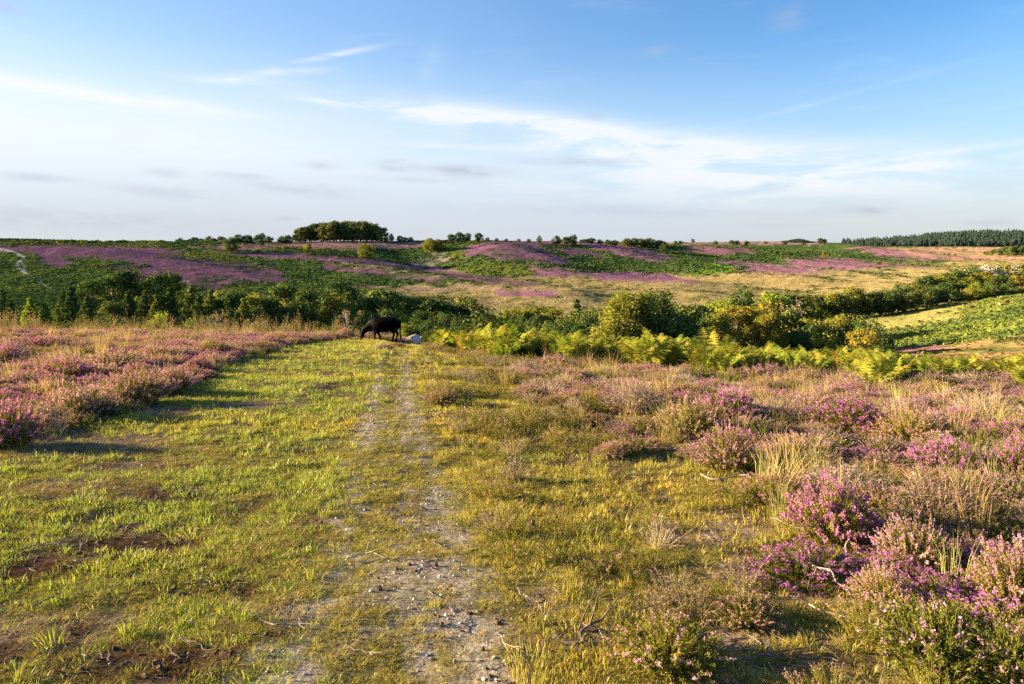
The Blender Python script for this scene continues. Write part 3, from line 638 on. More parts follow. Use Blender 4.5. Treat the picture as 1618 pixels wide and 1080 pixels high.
NAMED = [  # px, row of base, width px, height px, kind, label
 (14, 708, 96, 72, 'bell', 'deep magenta heather bush cut off by the left edge of the picture'),
 (215, 640, 120, 62, 'call', 'large lilac heather bush with dark shaded base at the left verge'),
 (272, 622, 64, 42, 'call', 'dark lilac heather tip bush jutting furthest onto the left turf'),
 (128, 662, 110, 52, 'call', 'greyish lilac heather with long shaded flank behind bare litter on the left'),
 (70, 556, 70, 24, 'bell', 'low dark purple heather mound far up the left heath'),
 (100, 606, 110, 40, 'bell', 'wide purple heather mound in the middle of the left heath'),
 (8, 578, 60, 36, 'bell', 'dark purple heather mound at the far left edge of the heath'),
 (312, 590, 48, 28, 'bell', 'small purple heather bush beside the upper left turf edge'),
 (250, 574, 90, 30, 'call', 'pink heather bush lit from the left above the purple verge bush'),
 (335, 562, 66, 28, 'dusk', 'brownish heather bush with shaded front on the upper left verge'),
 (175, 588, 100, 36, 'call', 'pale pink heather bush in the centre of the left heath'),
 (410, 556, 50, 20, 'dusk', 'low russet heather bush near the narrowing of the left verge'),
 (1315, 850, 150, 92, 'bell', 'bright pink heather bush with tall flower clusters at the lower right'),
 (1445, 898, 118, 84, 'call', 'lilac pink heather bush with green base behind a bleached branch'),
 (1395, 962, 110, 66, 'call', 'pink heather bush low on the right beside a pale branch'),
 (1606, 965, 140, 110, 'call', 'pale pink spiky heather bush cut off by the right edge'),
 (1480, 1050, 230, 92, 'green', 'broad green heather bush with few flowers in the bottom right corner'),
 (1600, 1075, 150, 90, 'green', 'green heather bush in the bottom right corner of the picture'),
 (1060, 1052, 190, 70, 'green', 'low green heather with sparse pink tips at the bottom right of the track'),
 (1180, 985, 110, 46, 'dusk', 'rusty low heather cushion left of the bleached branches'),
 (1150, 744, 110, 72, 'call', 'tall spiky pink heather bush standing alone right of the track'),
 (1150, 668, 120, 52, 'bell', 'purple heather bush with shaded right side in the right heath'),
 (1090, 690, 110, 60, 'dusk', 'pinkish brown heather bush left of the purple one in the right heath'),
 (1218, 604, 90, 26, 'bell', 'vivid magenta heather patch just below the bracken'),
 (1170, 600, 60, 20, 'call', 'bright pink heather patch left of the magenta one below the bracken'),
 (1505, 752, 130, 56, 'bell', 'magenta heather bush with a dark shaded side at the right'),
 (1604, 758, 70, 60, 'bell', 'bright magenta heather bush by the right edge at mid height'),
 (1340, 680, 130, 50, 'bell', 'purple topped heather bush in the middle of the right heath'),
 (1270, 730, 120, 46, 'call', 'soft lilac heather bush below the purple topped one'),
 (1440, 700, 120, 52, 'dusk', 'rosy brown heather bush between pale grass and magenta bushes'),
 (1560, 672, 120, 48, 'dry', 'grey brown dry heather bush near the right edge'),
 (1330, 790, 160, 56, 'dry', 'grey twiggy dry heather behind the bright pink bush'),
 (1480, 830, 160, 74, 'dry', 'brown dry heather bush above the lilac pink one'),
 (880, 584, 70, 24, 'call', 'dark lilac heather mound in front of the bracken left end'),
 (1000, 650, 110, 50, 'dry', 'straw brown dry heather bush in the right heath near the track'),
 (960, 640, 50, 26, 'bell', 'small magenta heather bush beside straw brown heather'),
 (1405, 600, 60, 22, 'bell', 'small violet heather patch below the bracken on the right'),
 (700, 640, 60, 26, 'dusk', 'low pinkish heather cushion right beside the track'),
]
for i, (px, row, wp, hp, kd, lb) in enumerate(NAMED):
    x, y, z = ground_at(px, row); w = wp / F * y * .92; hgt = hp / F * y
    base_h = {'call': .46, 'bell': .40, 'dusk': .42, 'green': .34, 'dry': .42}[kd] * 1.12
    heather_bush(x, y, z, w, np.clip(hgt / (base_h * w), .4, 2.2), kd, lb, None, i, 0)
for k, (px, d, wd_, kd) in enumerate([(545, 36, .9, 'call'), (566, 37.5, .8, 'dusk'), (583, 38.5, .8, 'call'), (598, 38, .8, 'dusk'), (612, 39, .9, 'call'), (626, 38.5, .8, 'dusk'), (640, 39, .8, 'call')]):
    x_ = (px - CX) / F * d; heather_bush(x_, d, float(Z(x_, d)), wd_ * 1.25, 1.15, kd, 'low pink heather bush in the strip along the brow behind the black cow', 'heather strip behind the cow', k)
for px, row, wp, kd, lb in [(607, 552, 34, 'call', 'tiny pink heather cushion on the turf below the cow'), (628, 547, 26, 'dusk', 'tiny russet heather cushion on the turf right below the cow')]:
    x_, y_, z_ = ground_at(px, row); heather_bush(x_, y_, z_, wp / F * y_, .5, kd, lb, None, 0, 0)
def fill_heather():
    # candidate spots over both heaths, nearest ones become bushes of their own, the rest is heath cover
    x1, y1, z1 = field(3600, 3.0, 14, 1.9); x2, y2, z2 = field(11000, 12, 46, 1.7, .82)
    x, y, z = (np.concatenate(p) for p in ((x1, x2), (y1, y2), (z1, z2)))
    px, row, hl, hr, gravel, peat, lit, n1, n2 = near_masks(x, y, z)
    m = fbm(x, y, 2.0, 3, 40)
    pr = np.where(hl > .5, np.clip(hl * 1.6 - .6, 0, 1), np.clip(hr * 1.5 - .65, 0, 1) * np.clip((m - .25) * 3, .12, 1)) * (lit < .75)
    k = rng.random(len(x)) < pr
    x, y, z, px, hl, hr, m = (a[k] for a in (x, y, z, px, hl, hr, m))
    o = np.argsort(y); out = []; cnt = 0; grid = {}
    def near(xx, yy, rr):
        for gx in range(int((xx - 1.2) // 1), int((xx + 1.2) // 1) + 1):
            for gy in range(int((yy - 1.2) // 1), int((yy + 1.2) // 1) + 1):
                for (a, b, c) in grid.get((gx, gy), ()):
                    if (a - xx) ** 2 + (b - yy) ** 2 < (rr + c) ** 2 * .26: return True
        return False
    for p in placed: grid.setdefault((int(p[0] // 1), int(p[1] // 1)), []).append(p)
    sp = fbm(x, y, 1.3, 3, 41); sp2 = fbm(x, y, .9, 2, 42); left = x / y < -.1
    for i in o:
        w = (.34 + .42 * rng.random()) * (1.0 + .30 * (y[i] > 14))
        if near(x[i], y[i], w * .5): continue
        t = sp[i] + (rng.random() - .5) * .16
        if left[i]: kd = 'bell' if t > .585 else 'call' if t > .46 else 'dusk' if sp2[i] > .52 else 'dry' if sp2[i] > .38 else 'green'
        else:
            kd = 'bell' if t > .66 else 'call' if t > .53 else 'dusk' if t > .44 else 'dry' if sp2[i] > .5 else 'green'
        hs = .48 + .40 * rng.random(); w = w * (.85 if y[i] < 8 else 1); grid.setdefault((int(x[i] // 1), int(y[i] // 1)), []).append((x[i], y[i], w * .5))
        out.append((x[i], y[i], z[i], w, hs, kd))
    LB = {'call': 'pink', 'bell': 'purple', 'dusk': 'russet pink', 'dry': 'brown dry', 'green': 'green'}
    MARK = [(14, 680, 'deep magenta bush'), (215, 625, 'large lilac verge bush'), (70, 548, 'low dark mound'), (100, 595, 'wide purple mound'), (600, 530, 'black cow'), (252, 515, 'bright lime bush'),
            (1315, 820, 'bright pink bush'), (1150, 715, 'lone spiky pink bush'), (1445, 870, 'lilac bush behind the branch'), (1480, 1020, 'broad green corner bush'), (1340, 665, 'purple topped bush'), (1604, 735, 'edge magenta bush'), (1218, 595, 'vivid magenta patch'), (768, 535, 'dark gorse bush'), (1330, 765, 'grey twiggy bush'), (1560, 655, 'grey brown bush'), (1000, 630, 'straw brown bush'), (880, 575, 'dark lilac mound')]
    def where(xx, yy, zz):
        p, r_ = (float(v) for v in prow(np.array(xx), np.array(yy), np.array(zz)))
        dx, dy, nm = min(((p - a, (r_ - b) * 2.0, c) for a, b, c in MARK), key=lambda q: q[0] ** 2 + q[1] ** 2)
        dist = math.hypot(dx, dy); far = 'just ' if dist < 70 else '' if dist < 150 else 'well '
        ang = math.degrees(math.atan2(-dy, dx)) % 360; k = int((ang + 22.5) // 45) % 8
        return far + ('right of', 'up and right of', 'straight beyond', 'up and left of', 'left of', 'down and left of', 'straight below', 'down and right of')[k] + ' the ' + nm
    for (xx, yy, zz, w, hs, kd) in out[:255]:
        side = xx / yy < -.1
        lb = ('small ' if w < .46 else 'wide ' if w > .66 else '') + LB[kd] + ' heather bush ' + where(xx, yy, zz)
        gr = ('%s bushes of the left heath' if side else '%s bushes of the right heath') % LB[kd]
        heather_bush(xx, yy, zz, w, hs, kd, lb, gr, int(rng.integers(0, 3)))
    rest = out[255:]
    meshes = []; order = []
    for kd in ('call', 'bell', 'dusk', 'green', 'dry'):
        for f, w in HV[kd][:2]:
            g = Geo(); g.merge(f, 0); g.merge(w, 1); meshes.append(g.mesh('heather_cover', list(HK[kd]))); order.append(kd)
    c = protos('heather_proto', meshes); n = len(rest)
    idx = [order.index(r[5]) + int(rng.integers(0, 2)) for r in rest]
    scatter('heather_cover', 'mass of pink and russet heather covering the heath towards the brow', 'heather', c, np.array([r[:3] for r in rest]), rots(n, .08), np.array([[r[3], r[3], r[3] * r[4]] for r in rest]), idx)
    # low dwarf sprigs in the turf right of the track
    mini = []
    for j in range(6):
        f, w = heather(('green', 'green', 'dusk', 'green', 'green', 'dry')[j], 46, 300 + j, .5, .55); g = Geo(); g.merge(f, 0); g.merge(w, 1); mini.append(g.mesh('dwarf_heather', list(HK[('green', 'green', 'dusk', 'green', 'green', 'dry')[j]])))
    c = protos('dwarf_proto', mini); x, y, z = field(14000, 2.1, 30, 1.35)
    px, row, hl, hr, gravel, peat, lit, n1, n2 = near_masks(x, y, z)
    m = fbm(x, y, 1.1, 3, 43); edge = ss(px, 690 + 190 * 0, 800) 
    lim = 668 + 215 * np.clip((row - 600) / 480, 0, 2)
    k = (px > lim) & (gravel < .2) & (lit < .5) & (rng.random(len(x)) < np.clip((m - .43) * 3.4, 0, .9))
    k |= (hl > .35) & (hl < .8) & (rng.random(len(x)) < .4)
    x, y, z = x[k], y[k], z[k]; n = len(x); s = (.15 + .20 * rng.random(n)) * np.clip(.9 + y / 30, .9, 1.6)
    scatter('dwarf_heather', 'low green and russet dwarf heather sprigs in the turf right of the track', 'heather', c, np.stack([x, y, z], 1), rots(n, .1), np.stack([s, s, s * (.7 + .5 * rng.random(n))], 1), rng.integers(0, 6, n))
fill_heather()

# ------------------------------------------------------------------ bracken along the brow on the right
def frond(seed, L=1.0):
    r = np.random.default_rng(seed); g = Geo(); n = 17
    t = np.linspace(0, 1, n); lean = .30 + .25 * r.random()
    P = np.stack([lean * L * (t ** 1.7), .05 * L * np.sin(t * 3 + r.random() * 6), L * (t * 1.0 - .30 * t ** 2.8)], 1)
    tube(g, P, np.linspace(.008, .002, n), 3, .35)
    D = np.gradient(P, axis=0); D /= np.linalg.norm(D, axis=1)[:, None]
    for i in range(5, n):
        f = (i - 5) / (n - 5); pl = .21 * L * (1 - f) ** .8 * (.55 + .45 * min(1, f * 5)) + .015
        for sd in (-1, 1):
            s = np.cross(D[i], [0, 0, 1.]); s /= np.linalg.norm(s) + 1e-9; up = np.cross(s, D[i])
            dr = s * sd + D[i] * .45 + up * (.1 + r.normal(0, .12)); dr /= np.linalg.norm(dr)
            k = max(3, int(8 * (1 - f) + 2)); u = np.linspace(.08, 1, k)
            c = P[i] + dr * pl * u[:, None] - np.array([0, 0, 1.]) * (pl * .30 * u[:, None] ** 2)
            side = np.cross(dr, up); side /= np.linalg.norm(side) + 1e-9; hw = .042 * L * (1 - u * .8) * (.6 + .6 * (1 - f))
            tw = up * .25
            v0 = c - dr * .006; seg = pl / k * .55
            for q in (-1, 1):
                tipv = c + (side * q + dr * .25 + tw * r.normal(0, .8)) * hw[:, None]
                v = np.stack([c - dr * seg, c + dr * seg, tipv + dr * seg * .25, tipv - dr * seg * .4], 1)
                g.add(v.reshape(-1, 3), np.arange(k * 4).reshape(-1, 4), None, np.clip(.15 + .75 * f * r.random() + .25 * r.random(), 0, 1))
    return g
FR = [frond(500 + i, .95 + .1 * (i % 3)) for i in range(6)]
FRM = [f.mesh('bracken_frond', M_BRACK) for f in FR]; FRO = [FR[i].mesh('bracken_frond_turning', M_BRACKO) for i in range(2)]
BRB = np.array([[600, 31], [668, 27.5], [740, 25], [830, 23], [900, 22.5], [1000, 21], [1200, 20], [1400, 18.5], [1618, 17.5], [2100, 17]])
def bracken_pts(n, d0, d1):
    px = 690 + rng.random(n) * 1100; y = np.interp(px, BRB[:, 0], BRB[:, 1]) - 2.4 + d0 + (d1 - d0) * rng.random(n)
    y = y + 1.5 * np.sin(px / 47) + 1.1 * np.sin(px / 19 + 1) + rng.normal(0, .5, n); x = (px - CX) / F * y; return px, x, y, Z(x, y)
def build_bracken():
    n = 230; px, x, y, z = bracken_pts(n, -.4, 6.5); o = np.argsort(y)
    for i in o:
        orange = rng.random() < .035
        zone = 'behind the pale heather at the left end of the band' if px[i] < 960 else 'in the middle of the band below the large birch' if px[i] < 1250 else 'towards the right end of the band'
        e = obj('bracken_plant', None, loc=(x[i], y[i], z[i] - .04), rot=(0, 0, rng.random() * 6.28), scl=.95 + .55 * rng.random()); e.empty_display_size = .1
        kk = float(np.interp(px[i], [690, 760, 1000, 1400, 1800], [.66, .86, .86, .62, .58])); e.scale = [s * kk for s in e.scale]
        tag(e, ('orange brown turning bracken plant ' if orange else 'yellow green bracken plant ') + zone, 'bracken', ('turning bracken ' if orange else 'green bracken ') + zone)
        nf = int(rng.integers(5, 8)); a0 = rng.random() * 6.28
        for k in range(nf):
            s = .5 + .6 * rng.random()
            obj('frond', (FRO if orange else FRM)[int(rng.integers(0, 2 if orange else 6))], e, rot=(rng.normal(0, .18), rng.normal(0, .22), a0 + k * 6.283 / nf + rng.normal(0, .3)), scl=s)
    meshes = []
    for j in range(6):
        g = Geo(); nf = 5 + j % 3
        for k in range(nf):
            f = FR[int(rng.integers(0, 6))]; m = Matrix.Rotation(k * 6.283 / nf + rng.normal(0, .3), 3, 'Z') @ Matrix.Rotation(rng.normal(0, .2), 3, 'Y'); mm = np.array(m) * (.5 + .6 * rng.random())
            h = Geo(); vv = rng.normal(0, .22); h.v = [v @ mm.T for v in f.v]; h.a = [np.clip(a + vv, 0, 1) for a in f.a]; h.q = f.q; h.t = f.t; h.qm = f.qm; h.tm = f.tm; h.n = f.n; g.merge(h, 1 if (j == 5) else 0)
        meshes.append(g.mesh('bracken_cover', [M_BRACK, M_BRACKO]))
    c = protos('bracken_proto', meshes); px, x, y, z = bracken_pts(6500, .5, 22); n = len(x)
    s = .95 + .60 * rng.random(n); s *= np.interp(px, [690, 760, 1000, 1400, 1800], [.66, .86, .86, .62, .58]); idx = np.where(rng.random(n) < .025, 5, rng.integers(0, 5, n))
    scatter('bracken_cover', 'dense yellow green bracken running along the brow on the right', 'bracken', c, np.stack([x, y, z - .05], 1), rots(n, .12), s, idx)
build_bracken()

# ------------------------------------------------------------------ twigs, litter, stones
def twig(seed, L, rad, kinks=7, fork=2):
    r = np.random.default_rng(seed); g = Geo()
    t = np.linspace(0, 1, kinks); p = np.stack([(t - .5) * L, np.cumsum(r.normal(0, .09, kinks)) * L, np.abs(np.cumsum(r.normal(0, .03, kinks))) * L + rad], 1)
    P = p
    for _ in range(2): P = np.concatenate([P[:1], np.stack([P[:-1] * .75 + P[1:] * .25, P[:-1] * .25 + P[1:] * .75], 1).reshape(-1, 3), P[-1:]])
    if fork < 2: P = p
    tube(g, P, np.linspace(rad, rad * .35, len(P)), 5)
    for _ in range(fork):
        i = int(r.integers(1, kinks - 2)); d = (p[i + 1] - p[i]); d /= np.linalg.norm(d); d = d + r.normal(0, .7, 3) * np.array([1, 1, .4])
        q = p[i] + d * L * .3 * np.linspace(0, 1, 4)[:, None] + r.normal(0, .012, (4, 3)) * L * np.linspace(0, 1, 4)[:, None]; q[:, 2] = np.maximum(q[:, 2], rad * .3)
        tube(g, q, np.linspace(rad * .6, rad * .2, 4), 4)
    return g
def stone(seed, r0):
    r = np.random.default_rng(seed)
    import bmesh
    bm = bmesh.new(); bmesh.ops.create_icosphere(bm, subdivisions=2 if r0 > .0135 else 1, radius=r0)
    ax = unit(5, r); of = .55 + .35 * r.random(5)
    for v in bm.verts:
        c = np.array(v.co)
        for a_, o_ in zip(ax, of):
            d = c @ a_ - o_ * r0
            if d > 0: c = c - a_ * d * .9
        v.co = Vector(c * np.array([1, .8, .6]))
    me = bpy.data.meshes.new('stone'); bm.to_mesh(me); bm.free(); me.materials.append(M_STONE); return me
def build_litter():
    c = protos('twig_proto', [twig(600 + i, .10 + .03 * (i % 4), .0022 + .0008 * (i % 3), 5, i % 2).mesh('litter_twig', M_TWIG) for i in range(10)])
    x, y, z = field(34000, 2.0, 26, 1.3); px, row, hl, hr, gravel, peat, lit, n1, n2 = near_masks(x, y, z)
    k = rng.random(len(x)) < np.clip(lit * .8 + peat * .45 + hr * .22 + gravel * .05 + .02, 0, 1) * (1 - .9 * hl)
    x, y, z = x[k], y[k], z[k]; n = len(x)
    scatter('twig_litter', 'scattered grey twig litter on the bare patches', 'twigs', c, np.stack([x, y, z + .004], 1), rots(n, .15), (.28 + .55 * rng.random(n) ** 2) * np.clip(.9 + y / 20, .9, 1.8), rng.integers(0, 10, n))
    c = protos('gravel_proto', [m_ for m_ in (stone(640 + i, .012) for i in range(6))])
    for o in c.objects: o.data.materials[0] = M_GRAV
    x, y, z = field(60000, 2.0, 24, 1.2); px, row, hl, hr, gravel, peat, lit, n1, n2 = near_masks(x, y, z)
    k = rng.random(len(x)) < np.clip(gravel * .95 + peat * .07 + .01, 0, 1); x, y, z = x[k], y[k], z[k]; n = len(x)
    scatter('gravel', 'loose pale gravel in the two worn wheel lines of the track', 'gravel', c, np.stack([x, y, z + .002], 1), rots(n, 1.), (.25 + .8 * rng.random(n) ** 3) * np.clip(.8 + y / 12, .8, 2.2), rng.integers(0, 6, n))
    c = protos('peat_proto', [stone(660 + i, .013) for i in range(5)])
    for o in c.objects: o.data.materials[0] = M_PEAT
    x, y, z = field(34000, 2.0, 14, 1.2); px, row, hl, hr, gravel, peat, lit, n1, n2 = near_masks(x, y, z)
    k = rng.random(len(x)) < peat * .9; x, y, z = x[k], y[k], z[k]; n = len(x)
    scatter('peat_crumbs', 'crumbly red brown peat on the bare patches of the left verge', 'soil', c, np.stack([x, y, z], 1), rots(n, 1.), .4 + 1.5 * rng.random(n) ** 2, rng.integers(0, 5, n))
    BR = [(1365, 880, 150, .5, 'crooked bleached branch lying under the lilac heather at the lower right'), (1350, 945, 190, -.9, 'long pale branch curving below the pink heather at the lower right'),
          (1395, 800, 190, .25, 'grey branch resting above the bright pink heather'), (1255, 840, 90, -.8, 'short bleached branch left of the bright pink heather'),
          (1180, 765, 150, -.35, 'pale bent branch beside the spiky pink heather'), (1330, 985, 110, -.6, 'forked pale twig at the foot of the long pale branch'),
          (1210, 1060, 160, -.2, 'pale stick on bare ground near the bottom right'), (920, 985, 170, .8, 'thin dark bent twig lying beside the track'),
          (945, 998, 60, .1, 'short straw pale stick beside thin bent twig'), (1190, 995, 100, -.2, 'dark weathered stump piece right of rusty heather'),
          (840, 945, 60, -.7, 'small grey twig on the right edge of the track'), (310, 1025, 90, -.5, 'pale forked root on dark peat at the bottom left'),
          (25, 1035, 80, .3, 'grey root piece at the bottom left corner'), (60, 860, 70, .7, 'curled brown root on the left bare ground'), (85, 870, 60, .3, 'dark curved twig beside the curled root'),
          (325, 925, 60, .1, 'pale thin stick on the peat left of the track'), (100, 955, 80, .5, 'grey stick in the grass on the left'), (150, 1045, 60, -.2, 'whitish stub of wood on the dark peat'),
          (430, 1005, 90, -.5, 'thin twig at the left edge of the gravel'), (590, 890, 80, .3, 'thin brown twig across the middle of the track'), (700, 858, 60, -.2, 'slim pale twig in the right wheel line'),
          (790, 1030, 70, -.8, 'twisted pale twig at the right gravel edge'), (570, 1040, 60, -.3, 'pale straw twig on gravel near the bottom')]
    for i, (px, row, L, a, lb) in enumerate(BR):
        x, y, z = ground_at(px, min(row, 1078)); l = L / F * y * .95
        o = obj('fallen_branch', twig(700 + i, l, float(np.clip(l * .016, .003, .009)), 9, 3).mesh('fallen_branch', M_TWIG), loc=(x, y, z + .012), rot=(0, 0, a * 1.2)); tag(o, lb, 'branch')
    ST = [(865, 1018, 10, 'pale cream stone at the right edge of the gravel'), (877, 1008, 13, 'largest whitish stone beside the right gravel edge'), (572, 793, 9, 'white flint on the left wheel line'),
          (765, 841, 8, 'pale flint on the right verge of the track'), (328, 822, 8, 'small cream pebble in the turf on the left'), (480, 885, 7, 'whitish pebble on the left wheel line'), (740, 871, 7, 'grey white pebble in the right wheel line'),
          (325, 1038, 8, 'white pebble on dark peat at the bottom left'), (298, 1032, 7, 'grey white pebble left of another on dark peat'), (605, 1050, 8, 'orange tinted pebble low on the gravel'), (448, 1030, 7, 'pale pebble at the left gravel edge'), (530, 915, 6, 'tiny white pebble in the middle turf of the track'), (690, 940, 7, 'pale grey pebble on the right gravel')]
    for i, (px, row, s, lb) in enumerate(ST):
        x, y, z = ground_at(px, row); tag(obj('stone', stone(800 + i, s / F * y * .55), loc=(x, y, z - .002), rot=(0, 0, rng.random() * 6)), lb, 'stone')
build_litter()

# ------------------------------------------------------------------ trees
def limb(g, a, b, r0, r1, n=5, sag=.0, seed=0, sides=5):
    r = np.random.default_rng(seed); t = np.linspace(0, 1, n)[:, None]; a = np.asarray(a, float); b = np.asarray(b, float); L = np.linalg.norm(b - a)
    p = a * (1 - t) + b * t + np.array([0, 0, 1.]) * np.sin(t * math.pi) * sag * L + r.normal(0, .02, (n, 3)) * L * np.sin(t * math.pi)
    tube(g, p, np.linspace(r0, r1, n), sides)
def tree(kind, seed):
    """unit-height tree (1 m): returns trunk and crown geometry"""
    r = np.random.default_rng(seed); gt, gc = Geo(), Geo(); bl = []   # blobs: centre, radius xyz, leaf count
    lean = r.normal(0, .03, 2)
    def top(z): return np.array([lean[0] * z, lean[1] * z, z])
    if kind == 'young_pine':       # conical, clothed to the ground, tufted leader
        tube(gt, [top(0) - [0, 0, .05], top(.5), top(.97)], [.022, .014, .004], 6)
        for z in np.arange(.08, .99, .055):
            rad = .25 * (1 - z) ** .85 + .012; nb = 7 if z < .8 else 4
            for k in range(nb):
                a = r.random() * 6.28; rr = rad * (.6 + .5 * r.random()); c = top(z) + np.array([math.cos(a) * rr, math.sin(a) * rr, .02 + r.normal(0, .015)])
                limb(gt, top(z - .02), c, .006, .002, 3, .05, seed + k, 3); s = .035 + .05 * (1 - z); bl.append((c, (s, s, s * .62), 26)); bl.append((top(z) * .45 + c * .55, (s, s, s * .7), 10))
        bl.append((top(.975), (.014, .014, .05), 16)); size = .028
    elif kind == 'old_pine':       # bare lower trunk, irregular domed plates of needles
        tube(gt, [top(0) - [0, 0, .05], top(.35), top(.7), top(.93)], [.03, .024, .016, .006], 7)
        for k in range(26):
            z = .34 + .6 * r.random() ** .8; a = r.random() * 6.28; rr = (.33 * math.sin(min(1, (1.02 - z) / .5) * math.pi * .5) + .03) * (.45 + .65 * r.random())
            c = top(z) + np.array([math.cos(a) * rr, math.sin(a) * rr, .02]); limb(gt, top(z - .05), c, .009, .003, 4, .12, seed + k, 4)
            s = .10 + .05 * r.random(); bl.append((c, (s, s, s * .55), 70))
        size = .042
    elif kind == 'clump_pine':     # tall ridge pine: bare bole, crown on top
        tube(gt, [top(0) - [0, 0, .05], top(.5), top(.95)], [.020, .015, .005], 5)
        for k in range(26):
            z = .14 + .82 * r.random() ** .8; a = r.random() * 6.28; rr = .22 * (.3 + .8 * r.random()) * min(1, (1.05 - z) * 3.2)
            c = top(z) + np.array([math.cos(a) * rr, math.sin(a) * rr, .0]); limb(gt, top(z - .05), c, .007, .002, 3, .1, seed + k, 3); s = .10 + .04 * r.random(); bl.append((c, (s, s, s * .6), 34))
        size = .06
    elif kind == 'birch':          # upright, wispy, drooping
        tube(gt, [top(0) - [0, 0, .05], top(.3) + [.01, 0, 0], top(.62), top(.95)], [.017, .014, .009, .003], 6)
        for k in range(64):
            z = .12 + .80 * r.random(); a = r.random() * 6.28; rr = (.30 * math.sin(min(1, (1.04 - z) / .55) * 1.57) * (.5 + .5 * min(1, z * 2.6))) * (.35 + .75 * r.random())
            c = top(z) + np.array([math.cos(a) * rr, math.sin(a) * rr, 0]); limb(gt, top(max(.05, z - .16)), c, .007, .002, 4, .08, seed + k, 3)
            s = .06 + .05 * r.random(); bl.append((c, (s, s, s * 1.15), 60))
        size = .030
    elif kind == 'round':          # broad oak or willow like dome reaching low
        for k in range(3):
            a = k * 2.1 + r.random(); tube(gt, [np.array([0, 0, -.05]), np.array([math.cos(a) * .06, math.sin(a) * .06, .2]), np.array([math.cos(a) * .2, math.sin(a) * .2, .6])], [.035, .026, .008], 6)
        for k in range(44):
            u = unit(1, r)[0]; u[2] = max(u[2], -.75); q = .6 + .4 * r.random(); c = np.array([u[0] * .44 * q, u[1] * .44 * q, .46 + u[2] * .42 * q]); limb(gt, np.array([0, 0, .2]), c, .012, .003, 4, .08, seed + k, 4)
            s = .10 + .075 * r.random(); bl.append((c, (s, s, s * .8), 80))
        size = .040
    elif kind == 'shrub':          # low many-stemmed bush
        for k in range(22):
            u = unit(1, r)[0]; u[2] = abs(u[2]); q = .5 + .5 * r.random(); c = np.array([u[0] * .55 * q, u[1] * .55 * q, .10 + u[2] * .72 * q]); limb(gt, np.array([0, 0, -.05]), c, .014, .003, 4, .06, seed + k, 4)
            s = .13 + .09 * r.random(); bl.append((c, (s, s, s * .85), 80))
        size = .05
    elif kind == 'sparse':         # half bare, twiggy
        tube(gt, [top(0) - [0, 0, .05], top(.4), top(.9)], [.025, .016, .004], 6)
        for k in range(46):
            z = .2 + .75 * r.random(); a = r.random() * 6.28; rr = .34 * math.sin(min(1, (1.05 - z) / .5) * 1.57) * (.3 + .75 * r.random()); c = top(z) + np.array([math.cos(a) * rr, math.sin(a) * rr, .04])
            limb(gt, top(max(.05, z - .2)), c, .008, .002, 4, .05, seed + k, 3); bl.append((c, (.05, .05, .06), 9))
        size = .026
    for c, rd, n in bl:
        n = int(n * 1.5)
        u = unit(n, r); sh = (.55 + .45 * r.random((n, 1)) ** .5); p = c + u * sh * np.array(rd) * (1 + .25 * r.normal(size=(n, 1)))
        nr = u + r.normal(0, .55, (n, 3)) + np.array([0, 0, .35]); nr /= np.linalg.norm(nr, axis=1)[:, None]
        tone = np.clip(.48 + r.normal(0, .15) + .13 * r.normal(size=n), 0, 1)
        quads_at(gc, p, nr, size * (.7 + .6 * r.random(n)), .8, tone)
    return gt, gc
TREES = {}
def get_tree(kind, i, leaf, bark):
    k = (kind, i, leaf.name)
    if k not in TREES:
        kk = (kind, i)
        if kk not in TREES:
            gt, gc = tree(kind, 900 + i * 37 + len(kind) * 5); TREES[kk] = (gt, gc, gt.mesh(kind + '_trunk', bark, True))
        gt, gc, tm = TREES[kk]; TREES[k] = (tm, gc.mesh(kind + '_crown', leaf))
    return TREES[k]
SP = {  # species: shape, leaf, bark, name, category
 'yp': ('young_pine', M_PINE, M_BARK, 'pine_tree', 'pine'), 'op': ('old_pine', M_PINE, M_BARK, 'pine_tree', 'pine'), 'cp': ('clump_pine', M_PINE2, M_BARK, 'pine_tree', 'pine'),
 'lp': ('young_pine', M_LIME, M_BARK, 'conifer_tree', 'tree'), 'bi': ('birch', M_BIRCH, M_WHITEB, 'birch_tree', 'birch'), 'bg': ('birch', M_OAK, M_BARK2, 'leafy_tree', 'tree'), 'ba': ('birch', M_AUT, M_WHITEB, 'birch_tree', 'birch'),
 'ok': ('round', M_OAK, M_BARK2, 'leafy_tree', 'tree'), 'ol': ('round', M_BIRCH, M_BARK2, 'leafy_tree', 'tree'), 'am': ('round', M_AUT, M_BARK2, 'leafy_tree', 'tree'), 'lm': ('round', M_LIME, M_BARK2, 'leafy_tree', 'tree'), 'wh': ('round', M_PALE, M_BARK2, 'leafy_tree', 'tree'),
 'sh': ('shrub', M_OAK, M_BARK2, 'bush', 'bush'), 'so': ('shrub', M_BIRCH, M_BARK2, 'bush', 'bush'), 'sa': ('shrub', M_AUT, M_BARK2, 'bush', 'bush'), 'sl': ('shrub', M_LIME, M_BARK2, 'bush', 'bush'), 'go': ('shrub', M_GORSE, M_BARK2, 'gorse_bush', 'bush'), 'sp': ('shrub', M_PINE, M_BARK2, 'bush', 'bush'),
 'gr': ('sparse', M_BARE, M_BARK2, 'bare_tree', 'tree')}
TC = [0]
